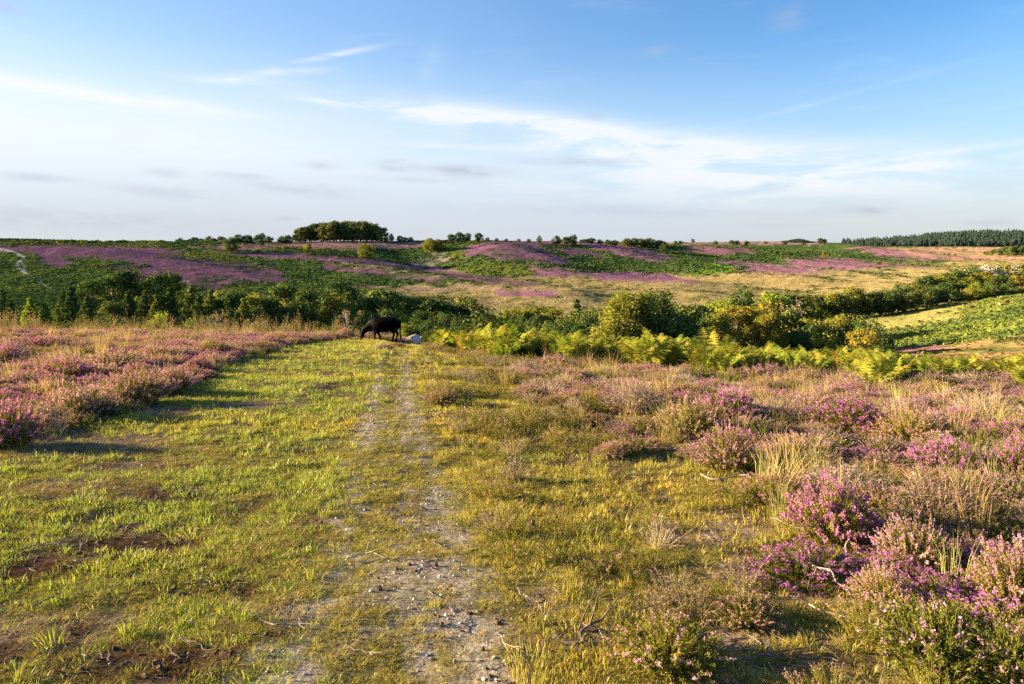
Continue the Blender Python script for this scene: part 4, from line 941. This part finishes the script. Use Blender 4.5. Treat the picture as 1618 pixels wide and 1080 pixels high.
def plant(code, px, top, d, label, group=None, wf=1.0, hmin=1.0, base=None):
    """stand a tree at depth d so that its top reaches the given height in the view"""
    shape, leaf, bark, nm, cat = SP[code]; x = (px - CX) / F * d; z = float(Z(x, d)); top = top - 6 * (60 < d < 215); zt = EYE - (top - HZ) / F * d
    h = max(hmin, zt - z); TC[0] += 1; i = TC[0] % 3
    if base is not None: z = EYE - (base - HZ) / F * d if z > EYE - (base - HZ) / F * d else z
    tm, cm = get_tree(shape, i, leaf, bark)
    e = obj(nm, None, loc=(x, d, z - .03 * h), rot=(0, 0, rng.random() * 6.283), scl=(h * wf, h * wf, h * 1.0)); e.empty_display_size = .05
    tag(e, label, cat, group); obj('trunk', tm, e); obj('crown', cm, e); return e
# -- belt left of the cow
G1 = 'pines in the valley belt left of the black cow'
for px, tp, d, lb in [(3, 460, 96, 'dark pine at the left edge rising above the heather'), (113, 457, 104, 'narrow pointed pine left of the big rounded pine'), (95, 464, 110, None), (150, 446, 128, 'broad rounded pine with sunlit left side in the valley belt'),
        (180, 434, 150, None), (206, 430, 152, 'tallest round topped pine behind the left belt'), (236, 439, 150, None), (266, 430, 155, 'round topped pine standing right of the tallest left pine'), (225, 464, 112, None), (198, 463, 108, None), (271, 457, 112, None), (297, 455, 108, 'pointed sunlit pine in the middle of the left belt'),
        (330, 462, 112, None), (352, 459, 116, 'dark pine with a rounded leader in the left belt'), (376, 464, 112, None), (390, 476, 104, None), (452, 448, 128, 'tall irregular pine left of the tallest pine near the cow'), (490, 461, 116, 'spreading pine with drooping plates left of the cow'), (540, 446, 134, 'tallest dark pine above the head of the cow'),
        (172, 470, 104, None), (135, 472, 102, None), (250, 470, 112, None), (312, 470, 106, None), (430, 474, 116, None), (20, 478, 104, None), (470, 478, 112, None), (555, 466, 130, None), (512, 474, 122, None)]:
    code = 'op' if tp < 450 or px in (490, 376, 352, 430, 470) else 'yp'
    plant(code, px, tp, d, lb or 'dark green pine in the valley belt left of the black cow', None if lb else G1, .82 if code == 'op' else .95)
for px, tp, d, code, lb in [(48, 474, 92, 'lp', 'bright yellow green conifer near the left edge'), (76, 482, 92, 'lp', 'bright conifer just right of the brightest yellow green one'), (178, 474, 100, 'bg', 'olive leafy tree in front of the rounded pine'), (418, 459, 118, 'ol', 'olive broad tree in the left belt beside the tall irregular pine'),
        (525, 470, 116, 'ba', 'golden birch in front of the tallest dark pine'), (548, 494, 108, 'gr', 'pinkish grey half bare tree just left of the cow'), (402, 488, 108, 'bg', 'leafy green tree low in the left belt')]:
    plant(code, px, tp, d, lb)
plant('sl', 252, 483, 46, 'bright lime green bush at the back edge of the left heather', wf=.62); plant('sl', 235, 502, 46, 'small lime bush left of the bright lime one', wf=.8)
for px, tp, lb in [(345, 489, 'tallest brown half bare shrub behind the left heather'), (366, 501, 'small tawny shrub right of the tallest brown one'), (330, 497, 'thin brown shrub left of the tallest brown one')]: plant('gr', px, tp, 47, lb, None, .9)
for px, tp, lb in [(515, 517, 'small green bush at the heather edge left of the cow'), (530, 519, 'tiny round bush nearest the head of the cow')]: plant('so', px, tp, 46, lb)
for i, px in enumerate(np.linspace(10, 560, 16)):
    plant(('sp', 'sh', 'yp', 'sh')[i % 4], px + rng.normal(0, 8), 502 + rng.normal(0, 6) + (4 if px > 400 else 0), 80 + 14 * rng.random(), 'dark undergrowth bush at the foot of the left pines', 'undergrowth at the foot of the left pines', 1.1)
# -- centre hollow behind the cow
for px, tp, d, code, lb in [(600, 457, 140, 'op', 'dark pine crown above the back of the cow'), (622, 465, 150, 'op', None), (640, 470, 152, 'op', None), (664, 472, 158, 'yp', None), (690, 476, 158, 'op', None), (737, 472, 160, 'op', 'round dark pine left of the gorse bush in the hollow'), (708, 480, 160, 'op', None), (585, 474, 140, 'yp', None)]:
    plant(code, px, tp, d, lb or 'dark pine in the hollow behind the black cow', None if lb else 'pines in the hollow behind the cow', 1.0)
hol = [(570, 492), (590, 486), (610, 492), (630, 484), (645, 496), (660, 489), (676, 503), (690, 492), (702, 498), (718, 492), (640, 511), (615, 508), (665, 514), (700, 513), (720, 508), (735, 500), (590, 505), (655, 503), (683, 516)]
for i, (px, tp) in enumerate(hol): plant(('ok', 'ok', 'bg', 'ok', 'ol', 'ok')[i % 6], px, tp, 125 - (tp - 484) * .9 + 6 * rng.random(), 'rounded dark leafy tree in the hollow behind the black cow', 'leafy trees in the hollow behind the cow', .88)
plant('go', 764, 474, 27, 'large dark gorse bush rising out of the bracken right of the cow', wf=1.35); plant('go', 732, 500, 27, 'smaller sunlit gorse bush at the left foot of the large one', wf=.8)
# -- centre, right of the gorse
for px, tp, d, code, lb in [(850, 475, 165, 'ol', 'round green tree left of the large birch at the far edge of the thicket'), (912, 477, 170, 'yp', 'pointed tree between two round trees left of the large birch'), (880, 485, 160, 'ol', None), (936, 481, 160, 'ok', None), (962, 483, 165, 'ol', None), (800, 490, 150, 'ol', None), (822, 496, 140, 'ok', None), (815, 484, 165, 'ol', None)]:
    plant(code, px, tp, d, lb or 'leafy tree in the thicket between the gorse bush and the large birch', None if lb else 'trees of the thicket left of the birch', .95)
for i, (px, tp) in enumerate([(805, 504), (830, 502), (850, 498), (868, 506), (885, 500), (905, 498), (925, 502), (945, 504), (962, 500), (840, 514), (875, 517), (900, 514), (930, 518), (955, 514), (820, 518), (972, 498)]):
    plant(('ok', 'ok', 'bg', 'ok')[i % 4], px, tp, 118 - (tp - 498) * 1.2 + 6 * rng.random(), 'low dark leafy tree in the shaded thicket left of the large birch', 'low trees of the thicket left of the birch', .95)
plant('bi', 998, 453, 92, 'large sunlit birch with pale stem rising above the bracken', wf=1.25); plant('bi', 978, 476, 90, 'lower birch leaning on the left of the large birch', wf=1.2); plant('bg', 1032, 459, 96, 'dark green tree joined to the right of the large birch', wf=1.1); plant('ok', 1062, 482, 95, 'broad dark tree two places right of the large birch', wf=1.1); plant('op', 1090, 484, 100, 'dark pine with plates at the right end of the birch group', wf=.95); plant('ok', 1040, 494, 90, 'dark bushy tree under the right side of the large birch', wf=1.2)
# -- right centre group
for px, tp, d, code, wf, lb in [(1165, 478, 105, 'ba', 1.35, 'broad olive gold birch standing right of the birch group'), (1140, 494, 102, 'bi', 1.2, 'lower olive birch on the left of the broad olive gold one'), (1190, 486, 108, 'ok', 1.0, 'dark tree behind the right side of the broad olive gold birch'), (1204, 497, 98, 'ba', .7, 'slender pale birch with visible stem, left one of a pair'), (1221, 494, 98, 'ba', .75, 'slender pale birch with visible stem, right one of a pair'),
        (1251, 492, 104, 'op', .8, 'pine right of the pair of slender pale birches'), (1210, 469, 150, 'am', 1.1, 'amber round tree behind the slender pale birches'), (1253, 477, 160, 'gr', 1.0, 'pinkish grey bare tree beside the hedge'), (1178, 458, 210, 'bg', 1.0, 'green tree with open crown above the olive gold birch'), (1140, 464, 200, 'lm', 1.1, 'fresh green round tree left of the open crowned one'), (1157, 466, 200, 'ok', 1.1, 'dark green round tree beside the fresh green one'), (1216, 452, 220, 'lm', 1.0, 'tall fresh green tree at the left start of the hedge'), (1232, 456, 215, 'ok', 1.1, 'rounded green tree right of the tall fresh green one'),
        (1080, 476, 190, 'ok', 1.2, None), (1100, 479, 185, 'ok', 1.2, None), (1118, 482, 175, 'sh', 1.2, None), (1060, 477, 195, 'ol', 1.2, None), (1278, 500, 110, 'ol', 1.2, 'olive tree right of the pine below the pasture'), (1295, 506, 110, 'ok', 1.2, 'dark round tree right of the olive one below the pasture'), (1268, 512, 100, 'ok', 1.1, 'low green tree between the pine and dark round tree'), (1308, 519, 96, 'so', 1.0, 'small pale green bush left of the amber bush')]:
    plant(code, px, tp, d, lb or 'dark shrubby tree behind the right end of the birch group', None if lb else 'shrubby trees behind the birch group', wf)
for px, tp, d, code, lb in [(1328, 492, 165, 'ol', 'olive bush left of the two dark bushes below the pasture'), (1359, 498, 170, 'sh', 'small dark round bush in front of the pasture'), (1381, 503, 140, 'sh', 'larger dark bush right of the amber bush below the pasture'), (1357, 512, 128, 'sa', 'amber orange bush in front of the dark bush below the pasture'), (1340, 505, 150, 'sh', 'dull green bush behind the amber orange one')]: plant(code, px, tp, d, lb, None, 1.1)
# -- hedge and wood beyond the pasture
for i, px in enumerate([1245, 1258, 1270, 1282, 1294, 1305, 1316, 1326]): plant(('ok', 'ok', 'ol')[i % 3], px, 459 + rng.normal(0, 2), 330, 'rounded hedge tree along the far side of the pasture', 'hedge trees beyond the pasture', 1.5)
for px, tp, code, lb in [(1347, 446, 'ol', 'olive round tree standing in the hedge beyond the pasture'), (1345, 463, 'ba', 'pale stemmed tree in front of the hedge beyond the pasture'), (1392, 450, 'ok', 'dark broad tree in the hedge left of a taller one'), (1428, 443, 'ok', 'dark domed tree standing right of the dark broad hedge tree'), (1410, 455, 'ok', 'low dark tree between the dark broad and dark domed trees'), (1372, 456, 'ok', 'low hedge tree left of the dark broad tree')]: plant(code, px, tp, 335, lb, None, 1.15)
wd = [(1452, 444, 'am', 350), (1468, 430, 'ok', 372), (1485, 424, 'ol', 378), (1500, 421, 'ok', 385), (1462, 452, 'ok', 345), (1515, 420, 'ok', 392), (1530, 418, 'ok', 392), (1540, 414, 'ok', 400), (1575, 407, 'ol', 405), (1592, 413, 'ok', 405), (1618, 411, 'ok', 400), (1608, 418, 'ol', 395), (1525, 432, 'ol', 370), (1560, 424, 'am', 380), (1585, 427, 'ok', 375), (1608, 430, 'am', 372), (1545, 443, 'lm', 350), (1500, 438, 'ok', 362), (1570, 440, 'ok', 356), (1595, 442, 'ok', 352), (1635, 425, 'ok', 380), (1640, 440, 'ok', 352), (1530, 452, 'ol', 348), (1480, 446, 'ok', 352)]
for px, tp, code, d in wd:
    lb = {(1452, 444): 'amber tinted tree at the left end of the wood beyond the pasture', (1545, 443): 'fresh green tree at the front edge of the wood beyond the pasture'}.get((px, tp))
    plant(code, px, tp, d, lb or 'rounded tree massed in the wood beyond the pasture', None if lb else 'trees of the wood beyond the pasture', 1.25)
plant('wh', 1558, 412, 392, 'whitish pale crowned tree at the top of the wood', None, 1.2); plant('wh', 1602, 414, 398, 'pale crowned tree near the right edge of the wood', None, .9)
# -- skyline
for px, tp, d in [(266, 379, 830), (284, 374, 830), (300, 376, 820), (308, 372, 840), (318, 375, 850), (331, 371, 830), (338, 374, 820), (350, 371, 830), (378, 368, 850), (390, 368, 850), (425, 371, 860), (446, 371, 860), (400, 374, 850), (455, 369, 860), (340, 376, 820)]:
    plant('ok', px, tp, d, 'dark round tree on the skyline left of the pine clump', 'skyline trees left of the pine clump', 1.15)
for px, tp, d, lb in [(366, 370, 700, 'largest round tree below the skyline left of the pine clump'), (411, 365, 730, 'tall tree on the rise left of the pine clump')]: plant('ok', px, tp, d, lb, None, .95)
for px, tp, d, code, lb in [(486, 382, 740, 'ol', 'olive round tree on the slope below the pine clump'), (578, 380, 730, 'ol', 'single olive tree on the slope right below the pine clump'), (450, 389, 700, 'sh', 'dark low bush in heather left below the pine clump'), (680, 373, 800, 'ol', 'broad low tree on the brow above the green hollow'), (693, 374, 800, 'ol', 'low tree joined right of the broad one above the green hollow'), (369, 428, 520, 'ol', 'lone tiny tree on the purple heather spur'), (47, 401, 600, 'ok', 'small tree beside the sandy path on the far left hill'),
        (713, 367, 860, 'ok', 'left one of four trees on the skyline above the purple hill'), (726, 364, 860, 'ok', 'second of four trees on the skyline above the purple hill'), (738, 366, 860, 'ok', 'third of four trees on the skyline above the purple hill'), (757, 365, 865, 'ok', 'rightmost of four trees on the skyline above the purple hill'),
        (852, 371, 870, 'bg', 'single tiny tree on the skyline left of three small ones'), (879, 370, 870, 'ok', 'left of three small wind shaped trees on the skyline'), (894, 371, 880, 'ok', 'middle of three small wind shaped trees on the skyline'), (905, 368, 880, 'ok', 'right and largest of three small wind shaped trees on the skyline'), (619, 368, 860, 'bg', 'small tree just right of the pine clump'), (632, 370, 860, 'ok', 'second small tree right of the pine clump'), (1050, 382, 900, 'ok', 'dark bush at the head of the green gully'), (1095, 376, 1000, 'ok', 'single round tree on the skyline right of centre'), (1297, 374, 1150, 'ok', 'left tree of a pair on the right skyline'), (1303, 376, 1150, 'ok', 'right tree of a pair on the right skyline'),
        (1228, 394, 960, 'ol', 'small tree on the right slope below the skyline'), (1302, 396, 930, 'ba', 'pale small tree on the far right slope'), (1388, 410, 800, 'ol', 'small round tree by purple heather on the right slope'), (1218, 393, 960, 'ok', 'left neighbour of the small tree on the right slope')]: plant(code, px, tp, d, lb)
for px, tp, d in [(931, 375, 900), (936, 374, 900), (948, 377, 900), (919, 377, 900), (924, 376, 900), (960, 377, 920), (971, 377, 920), (991, 374, 940), (1001, 374, 940), (1011, 374, 950), (1019, 375, 950), (1027, 374, 950), (1040, 377, 950), (1046, 378, 960), (1156, 378, 1100), (1165, 378, 1100), (1180, 379, 1100), (1130, 379, 1080), (1068, 379, 980), (1075, 379, 980), (770, 374, 870), (785, 375, 870), (800, 376, 870), (820, 376, 880), (835, 376, 880), (640, 373, 860), (648, 373, 860), (610, 374, 860), (1210, 380, 1150), (1240, 379, 1150), (1270, 381, 1150)]:
    plant('ok', px, tp, d, 'tiny dark shrub or tree on the skyline right of the pine clump', 'tiny skyline trees right of the pine clump', 1.25, 2.0)
for k in range(46):
    t = k / 45; px = 466 + 138 * t; hgt = 25 * (.55 + .45 * math.sin(min(1, t * 2.4) * 1.57)) * (1 - .35 * max(0, t - .85) / .15)
    d = 856 + 46 * rng.random(); base = float(prow((px - CX) / F * d, np.array(d))[1]); plant('cp', px + rng.normal(0, 2), 379 - (hgt * (.88 + .18 * rng.random())) * F / 870 * 1.0, d, 'tall pine in the dense clump on the skyline', 'pines of the skyline clump', 1.05)
for k in range(62):
    px = 12 + 250 * (k + rng.random()) / 62; d = 1300 + 300 * rng.random(); plant(('ok', 'ok', 'ol')[k % 3], px, 378.5 + rng.normal(0, 1.1), d, 'distant hedgerow tree on the far left skyline', 'distant trees on the far left skyline', 1.4, 4)
plant('ok', 115, 376.5, 1250, 'tallest distant tree on the far left skyline', None, 1.0)
for px, tp, d, lb in [(1468, 403, 1180, 'small dark thicket tree on the far moor'), (1472, 404, 1180, 'lower bush beside the small dark thicket tree on the far moor'), (1492, 401, 1150, 'left tree of the small copse on the far moor'), (1500, 399, 1150, 'middle tree of the small copse on the far moor'), (1509, 401, 1150, 'right tree of the small copse on the far moor')]: plant('sp' if px < 1480 else 'ok', px, tp, d, lb, None, 1.3, 3)
for k in range(16): plant('cp', 1556 + 80 * k / 15, 397 - 9 * math.sin(min(1, k / 9) * 1.57) + rng.normal(0, 1), 1250 + 80 * rng.random(), 'dark conifer of the far copse at the right edge', 'far copse at the right edge', 1.3, 5)
def plantation():
    M_HAZED = foliage('haze_tinted_needles', (.034, .058, .052), (.052, .082, .072), (.078, .110, .088), .15)  # conifer green lightened and blued, distance haze painted into the needle colour
    ms = []
    for j in range(4):
        gt, gc = Geo(), Geo(); r = np.random.default_rng(950 + j)
        for z in np.linspace(.1, 1, 12):
            n = int(16 * (1.1 - z)) + 3; a = r.random(n) * 6.28; rr = .22 * (1.03 - z) ** .7 * (.4 + .7 * r.random(n)); quads_at(gc, np.stack([np.cos(a) * rr, np.sin(a) * rr, z + r.normal(0, .02, n)], 1), unit(n, r), .13, .9, r.random(n))
        ms.append(gc.mesh('plantation_conifer', M_HAZED))
    c = protos('plantation_proto', ms); n = 3600; px = 1330 + 420 * rng.random(n); d = 2080 + 640 * rng.random(n); x = (px - CX) / F * d; s = (8 + 15 * rng.random(n)) * (.75 + .5 * fbm(x, d, 90, 3, 50))
    k = (fbm(x, d, 45, 2, 51) > .33) & (rng.random(n) < ss(px, 1330, 1450) + (d > 2450) * .5); x, d, s = x[k], d[k], s[k]; n = len(x)
    scatter('conifer_plantation', 'far blue green conifer plantation on the hill at the right', 'wood', c, np.stack([x, d, Z(x, d)], 1), rots(n, .02), np.stack([s * 1.1, s * 1.1, s], 1), rng.integers(0, 4, n))
    n = 900; px = np.concatenate([np.clip(rng.normal(1262, 14, 300), 1225, 1300), -20 + 140 * rng.random(600)]); d = 5600 + 1500 * rng.random(n); x = (px - CX) / F * d; s = (14 + 8 * rng.random(n)) * np.where(px > 1000, .4 + 1.1 * np.exp(-((px - 1262) / 16) ** 2), 1)
    scatter('far_wood', 'faint blue woods on the farthest horizon', 'wood', c, np.stack([x, d, Z(x, d)], 1), rots(n, .02), np.stack([s * 2.5, s * 2.5, s], 1), rng.integers(0, 4, n))
plantation()
def far_cover():
    ms = []
    for j in range(5):
        g = Geo(); r = np.random.default_rng(970 + j); n = 26
        u = unit(n, r); u[:, 2] = np.abs(u[:, 2]); quads_at(g, u * np.array([.5, .5, .42]) * (.6 + .5 * r.random((n, 1))), u + r.normal(0, .4, (n, 3)), .34 * (.7 + .6 * r.random(n)), .9, r.random(n)); ms.append(g.mesh('cover_clump', M_COVER))
    c = protos('cover_proto', ms)
    x1, y1, z1 = field(26000, 44, 330, .9, .80); x2, y2, z2 = field(52000, 330, 1050, 1.4, .80)
    x, y, z = (np.concatenate(p) for p in ((x1, x2), (y1, y2), (z1, z2)))
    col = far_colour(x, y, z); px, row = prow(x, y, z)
    green = (col[:, 1] > col[:, 0] * 1.02); lum = col.mean(1)
    k = (rng.random(len(x)) < np.where(green, .95, .20)) & ((y > 75) | (px > 1150)) & (lum < .33)
    x, y, z, col, green = x[k], y[k], z[k], col[k], green[k]; n = len(x)
    s = np.where(green, 1.0, .62) * (.8 + .9 * rng.random(n) ** 2) * np.clip(.7 + y / 600, .7, 1.9)
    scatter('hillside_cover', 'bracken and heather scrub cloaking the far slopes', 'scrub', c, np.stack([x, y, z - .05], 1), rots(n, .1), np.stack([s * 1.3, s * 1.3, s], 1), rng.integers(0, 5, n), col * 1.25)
far_cover()

# ------------------------------------------------------------------ cattle
def cow_mesh(name, mat, lying=False, vox=.028):
    g = Geo()
    def loft(rings, n=14):
        P = np.array([[r[0], r[1], r[2]] for r in rings], float); k = len(P); d = np.gradient(P, axis=0); d /= np.linalg.norm(d, axis=1)[:, None]
        s = np.tile(np.array([[0, 1., 0]]), (k, 1)); u = np.cross(s, d); u /= np.linalg.norm(u, axis=1)[:, None]; th = np.arange(n) * 2 * math.pi / n
        hh = np.array([r[3] for r in rings]); ww = np.array([r[4] for r in rings])
        v = P[:, None] + np.cos(th)[None, :, None] * s[:, None] * ww[:, None, None] + np.sin(th)[None, :, None] * u[:, None] * hh[:, None, None]
        i = np.arange(k - 1)[:, None] * n; j = np.arange(n)[None]; q = np.stack([i + j, i + (j + 1) % n, i + n + (j + 1) % n, i + n + j], -1)
        g.add(v, q.reshape(-1, 4)); b0 = g.n - k * n
        for st in (b0, g.n - n): g.t.append(np.array([[st, st + m, st + m + 1] for m in range(1, n - 1)])); g.tm.append(np.zeros(n - 2))
    loft([(.88, 0, 1.06, .12, .10), (.83, 0, 1.00, .27, .21), (.66, 0, .95, .36, .29), (.40, 0, .92, .39, .32), (.05, 0, .90, .41, .34), (-.25, 0, .90, .41, .33), (-.48, 0, .94, .38, .28), (-.64, 0, .93, .29, .20), (-.76, 0, .86, .22, .14)])
    if lying:      # resting: folded legs along the ground, head up
        loft([(-.45, 0, .96, .26, .18), (-.66, 0, .95, .21, .15), (-.84, 0, .92, .16, .12), (-.95, 0, .92, .12, .10)])
        loft([(-.88, 0, .97, .10, .09), (-.98, 0, .93, .13, .11), (-1.12, 0, .84, .11, .10), (-1.24, 0, .74, .08, .08), (-1.29, 0, .70, .06, .065)])
        for y in (.24, -.24):
            loft([(.70, y * .8, .78, .20, .13), (.45, y * 1.1, .68, .13, .10), (.25, y * 1.25, .62, .08, .07), (.42, y * 1.45, .60, .05, .05), (.62, y * 1.5, .60, .05, .05)], 10)
            loft([(-.45, y * .7, .78, .14, .10), (-.62, y * .9, .66, .09, .08), (-.74, y, .61, .06, .06), (-.60, y * 1.2, .60, .045, .045), (-.42, y * 1.2, .60, .045, .045)], 10)
        g.v = [v - np.array([0, 0, .56]) for v in g.v]
    else: loft([(-.45, 0, .98, .26, .17), (-.66, 0, .88, .25, .16), (-.86, 0, .73, .21, .13), (-1.02, 0, .60, .17, .115), (-1.10, 0, .53, .14, .105)])
    if not lying: loft([(-1.02, 0, .62, .10, .09), (-1.10, 0, .52, .135, .11), (-1.15, 0, .38, .125, .105), (-1.19, 0, .24, .09, .08), (-1.22, 0, .12, .075, .075), (-1.225, 0, .06, .055, .06)])
    for y, fx, px_ in (() if lying else ((.14, -.50, -.52), (-.14, -.36, -.12))):
        loft([(fx, y, .86, .15, .09), (fx * .98 + px_ * .02, y, .66, .105, .075), ((fx + px_) / 2, y, .42, .07, .06), ((fx + px_) / 2 + (px_ - fx) * .2, y, .36, .068, .058), (px_, y, .12, .05, .045), (px_ - .01, y, .06, .06, .05), (px_ - .02, y, -.02, .07, .06)], 10)
    for y, kx in (() if lying else ((.15, .0), (-.15, -.12))):
        loft([(.66 + kx * .2, y, .92, .22, .13), (.62 + kx * .5, y, .70, .17, .11), (.64 + kx * .8, y, .54, .10, .075), (.73 + kx, y, .42, .075, .06), (.70 + kx, y, .28, .055, .047), (.66 + kx, y, .10, .05, .045), (.64 + kx, y, .05, .06, .05), (.62 + kx, y, -.02, .07, .06)], 10)
    me = g.mesh(name, mat); o = bpy.data.objects.new('tmp', me); COL.objects.link(o)
    md = o.modifiers.new('r', 'REMESH'); md.mode = 'VOXEL'; md.voxel_size = vox; md.use_smooth_shade = True
    sm = o.modifiers.new('s', 'SMOOTH'); sm.factor = .5; sm.iterations = 4
    dg = bpy.context.evaluated_depsgraph_get(); out = bpy.data.meshes.new_from_object(o.evaluated_get(dg)); out.name = name
    bpy.data.objects.remove(o); out.materials.clear(); out.materials.append(mat); return out
def hide_mat(name, c1, c2, scale=1.6, lo=.5, rough=.6):
    m, N, out = mat_base(name); tc = N.n('ShaderNodeTexCoord').outputs['Object']; f = N.ramp(N.noise(tc, scale, 3, .5), lo, lo + .04)
    p = N.n('ShaderNodeBsdfPrincipled'); N.put(p.inputs['Base Color'], N.mix(f, (*c1, 1), (*c2, 1))); p.inputs['Roughness'].default_value = rough; p.inputs['Specular IOR Level'].default_value = .03; N.put(out.inputs[0], p.outputs[0]); return m
MB_ = hide_mat('black_hide', (.0012, .0011, .0012), (.0022, .0017, .0016)); MW_ = hide_mat('white_hide', (.40, .34, .30), (.05, .042, .045), 2.4, .54); MRB = hide_mat('chestnut_hide', (.16, .055, .025), (.22, .08, .035)); MWH = hide_mat('cream_hide', (.75, .70, .62), (.6, .55, .48)); MTAN = hide_mat('tan_hide', (.42, .26, .13), (.36, .2, .1))
def ear_mesh(mat):
    g = Geo(); t = np.linspace(0, 1, 6)[:, None]; w = np.array([.02, .045, .055, .05, .03, .004]); p = np.array([0, 1., .25]) * t * .19
    tube(g, p, w, 7); me = g.mesh('ear', mat, True); return me
def tail_mesh(mat):
    g = Geo(); tube(g, [(.86, 0, 1.12), (.93, 0, 1.02), (.945, 0, .75), (.93, 0, .45), (.93, 0, .34), (.93, 0, .22), (.935, 0, .12)], [.035, .032, .024, .02, .04, .045, .008], 7); return g.mesh('tail', mat, True)
COWM = cow_mesh('cow_body', MB_); COWL = {}
def cow(px, base, d, mat, label, rz=0.0, size=1.0, name='cow', z=None, group=None, cat='cow'):
    x = (px - CX) / F * d; zz = float(Z(x, d)) if z is None else z
    e = obj(name, None, loc=(x, d, zz), rot=(0, 0, rz), scl=size); e.empty_display_size = .2; tag(e, label, cat, group)
    if mat.name not in COWL:
        b = COWM.copy(); b.materials.clear(); b.materials.append(mat); COWL[mat.name] = (b, ear_mesh(mat), tail_mesh(mat))
    b, er, tl = COWL[mat.name]; obj('body', b, e); obj('tail', tl, e)
    obj('ear', er, e, loc=(-1.05, .07, .60), rot=(0, 0, .15)); obj('ear', er, e, loc=(-1.05, -.07, .60), rot=(0, 0, math.pi - .15))
    return e
cow(606, 538, 31.5, MB_, 'black cow grazing head down at the end of the grassy track', R(-4), .86)
yy = 41.0; xx = (653 - CX) / F * yy; zz0 = float(Z(xx, yy)); sz = float(np.clip((EYE - (524.5 - HZ) / F * yy - zz0) / .76, .75, 1.1))
wc = obj('cow', None, loc=(xx, yy, zz0), rot=(0, 0, R(-100)), scl=sz); wc.empty_display_size = .2; tag(wc, 'white cow with dark patches lying at the brow right of the black cow', 'cow')
obj('body', cow_mesh('lying_cow_body', MW_, True), wc)
for sd in (1, -1): obj('ear', ear_mesh(MW_), wc, loc=(-.93, .07 * sd, .46), rot=(0, 0, .1 if sd > 0 else math.pi - .1))
gt_ = Geo(); tube(gt_, [(.84, 0, .56), (.92, .04, .44), (.93, .10, .25), (.90, .18, .08), (.84, .27, .03)], [.035, .03, .024, .03, .012], 7); obj('tail', gt_.mesh('tail', MW_, True), wc)
for px, row, m, lb, rz in [(1355, 488, MWH, 'distant white cow at the left of the pasture', 0), (1409, 484, MRB, 'distant chestnut cow left of a dark one on the pasture', 0), (1429, 484, MB_, 'distant dark cow in the middle of the pasture', 3.1), (1490, 487, MB_, 'distant dark cow seen end on alone on the pasture', 1.4), (1535, 489, MRB, 'distant chestnut cow at the right of the pasture', 0), (1579, 483, MTAN, 'distant tan cow among green bracken on the right slope', 1.2), (1591, 480, MRB, 'distant brown cow behind bracken near the right edge', 0), (1301, 493, MWH, 'distant white cow near the bushes left of the pasture', .3)]:
    ys = np.linspace(200, 520, 800); xs = (px - CX) / F * ys; rw = prow(xs, ys)[1]; d = float(ys[np.argmin(np.abs(rw - row))]); cow(px, row, d, m, lb, rz, 1.15)
for px, row, lb in [(1549, 412, 'distant dark pony on the far moor, right of two'), (1535, 411, 'distant dark pony on the far moor, left of two')]:
    ys = np.linspace(900, 1500, 600); xs = (px - CX) / F * ys; rw = prow(xs, ys)[1]; d = float(ys[np.argmin(np.abs(rw - row))]); cow(px, row, d, MB_, lb, 0, 1.2, 'pony', cat='pony')
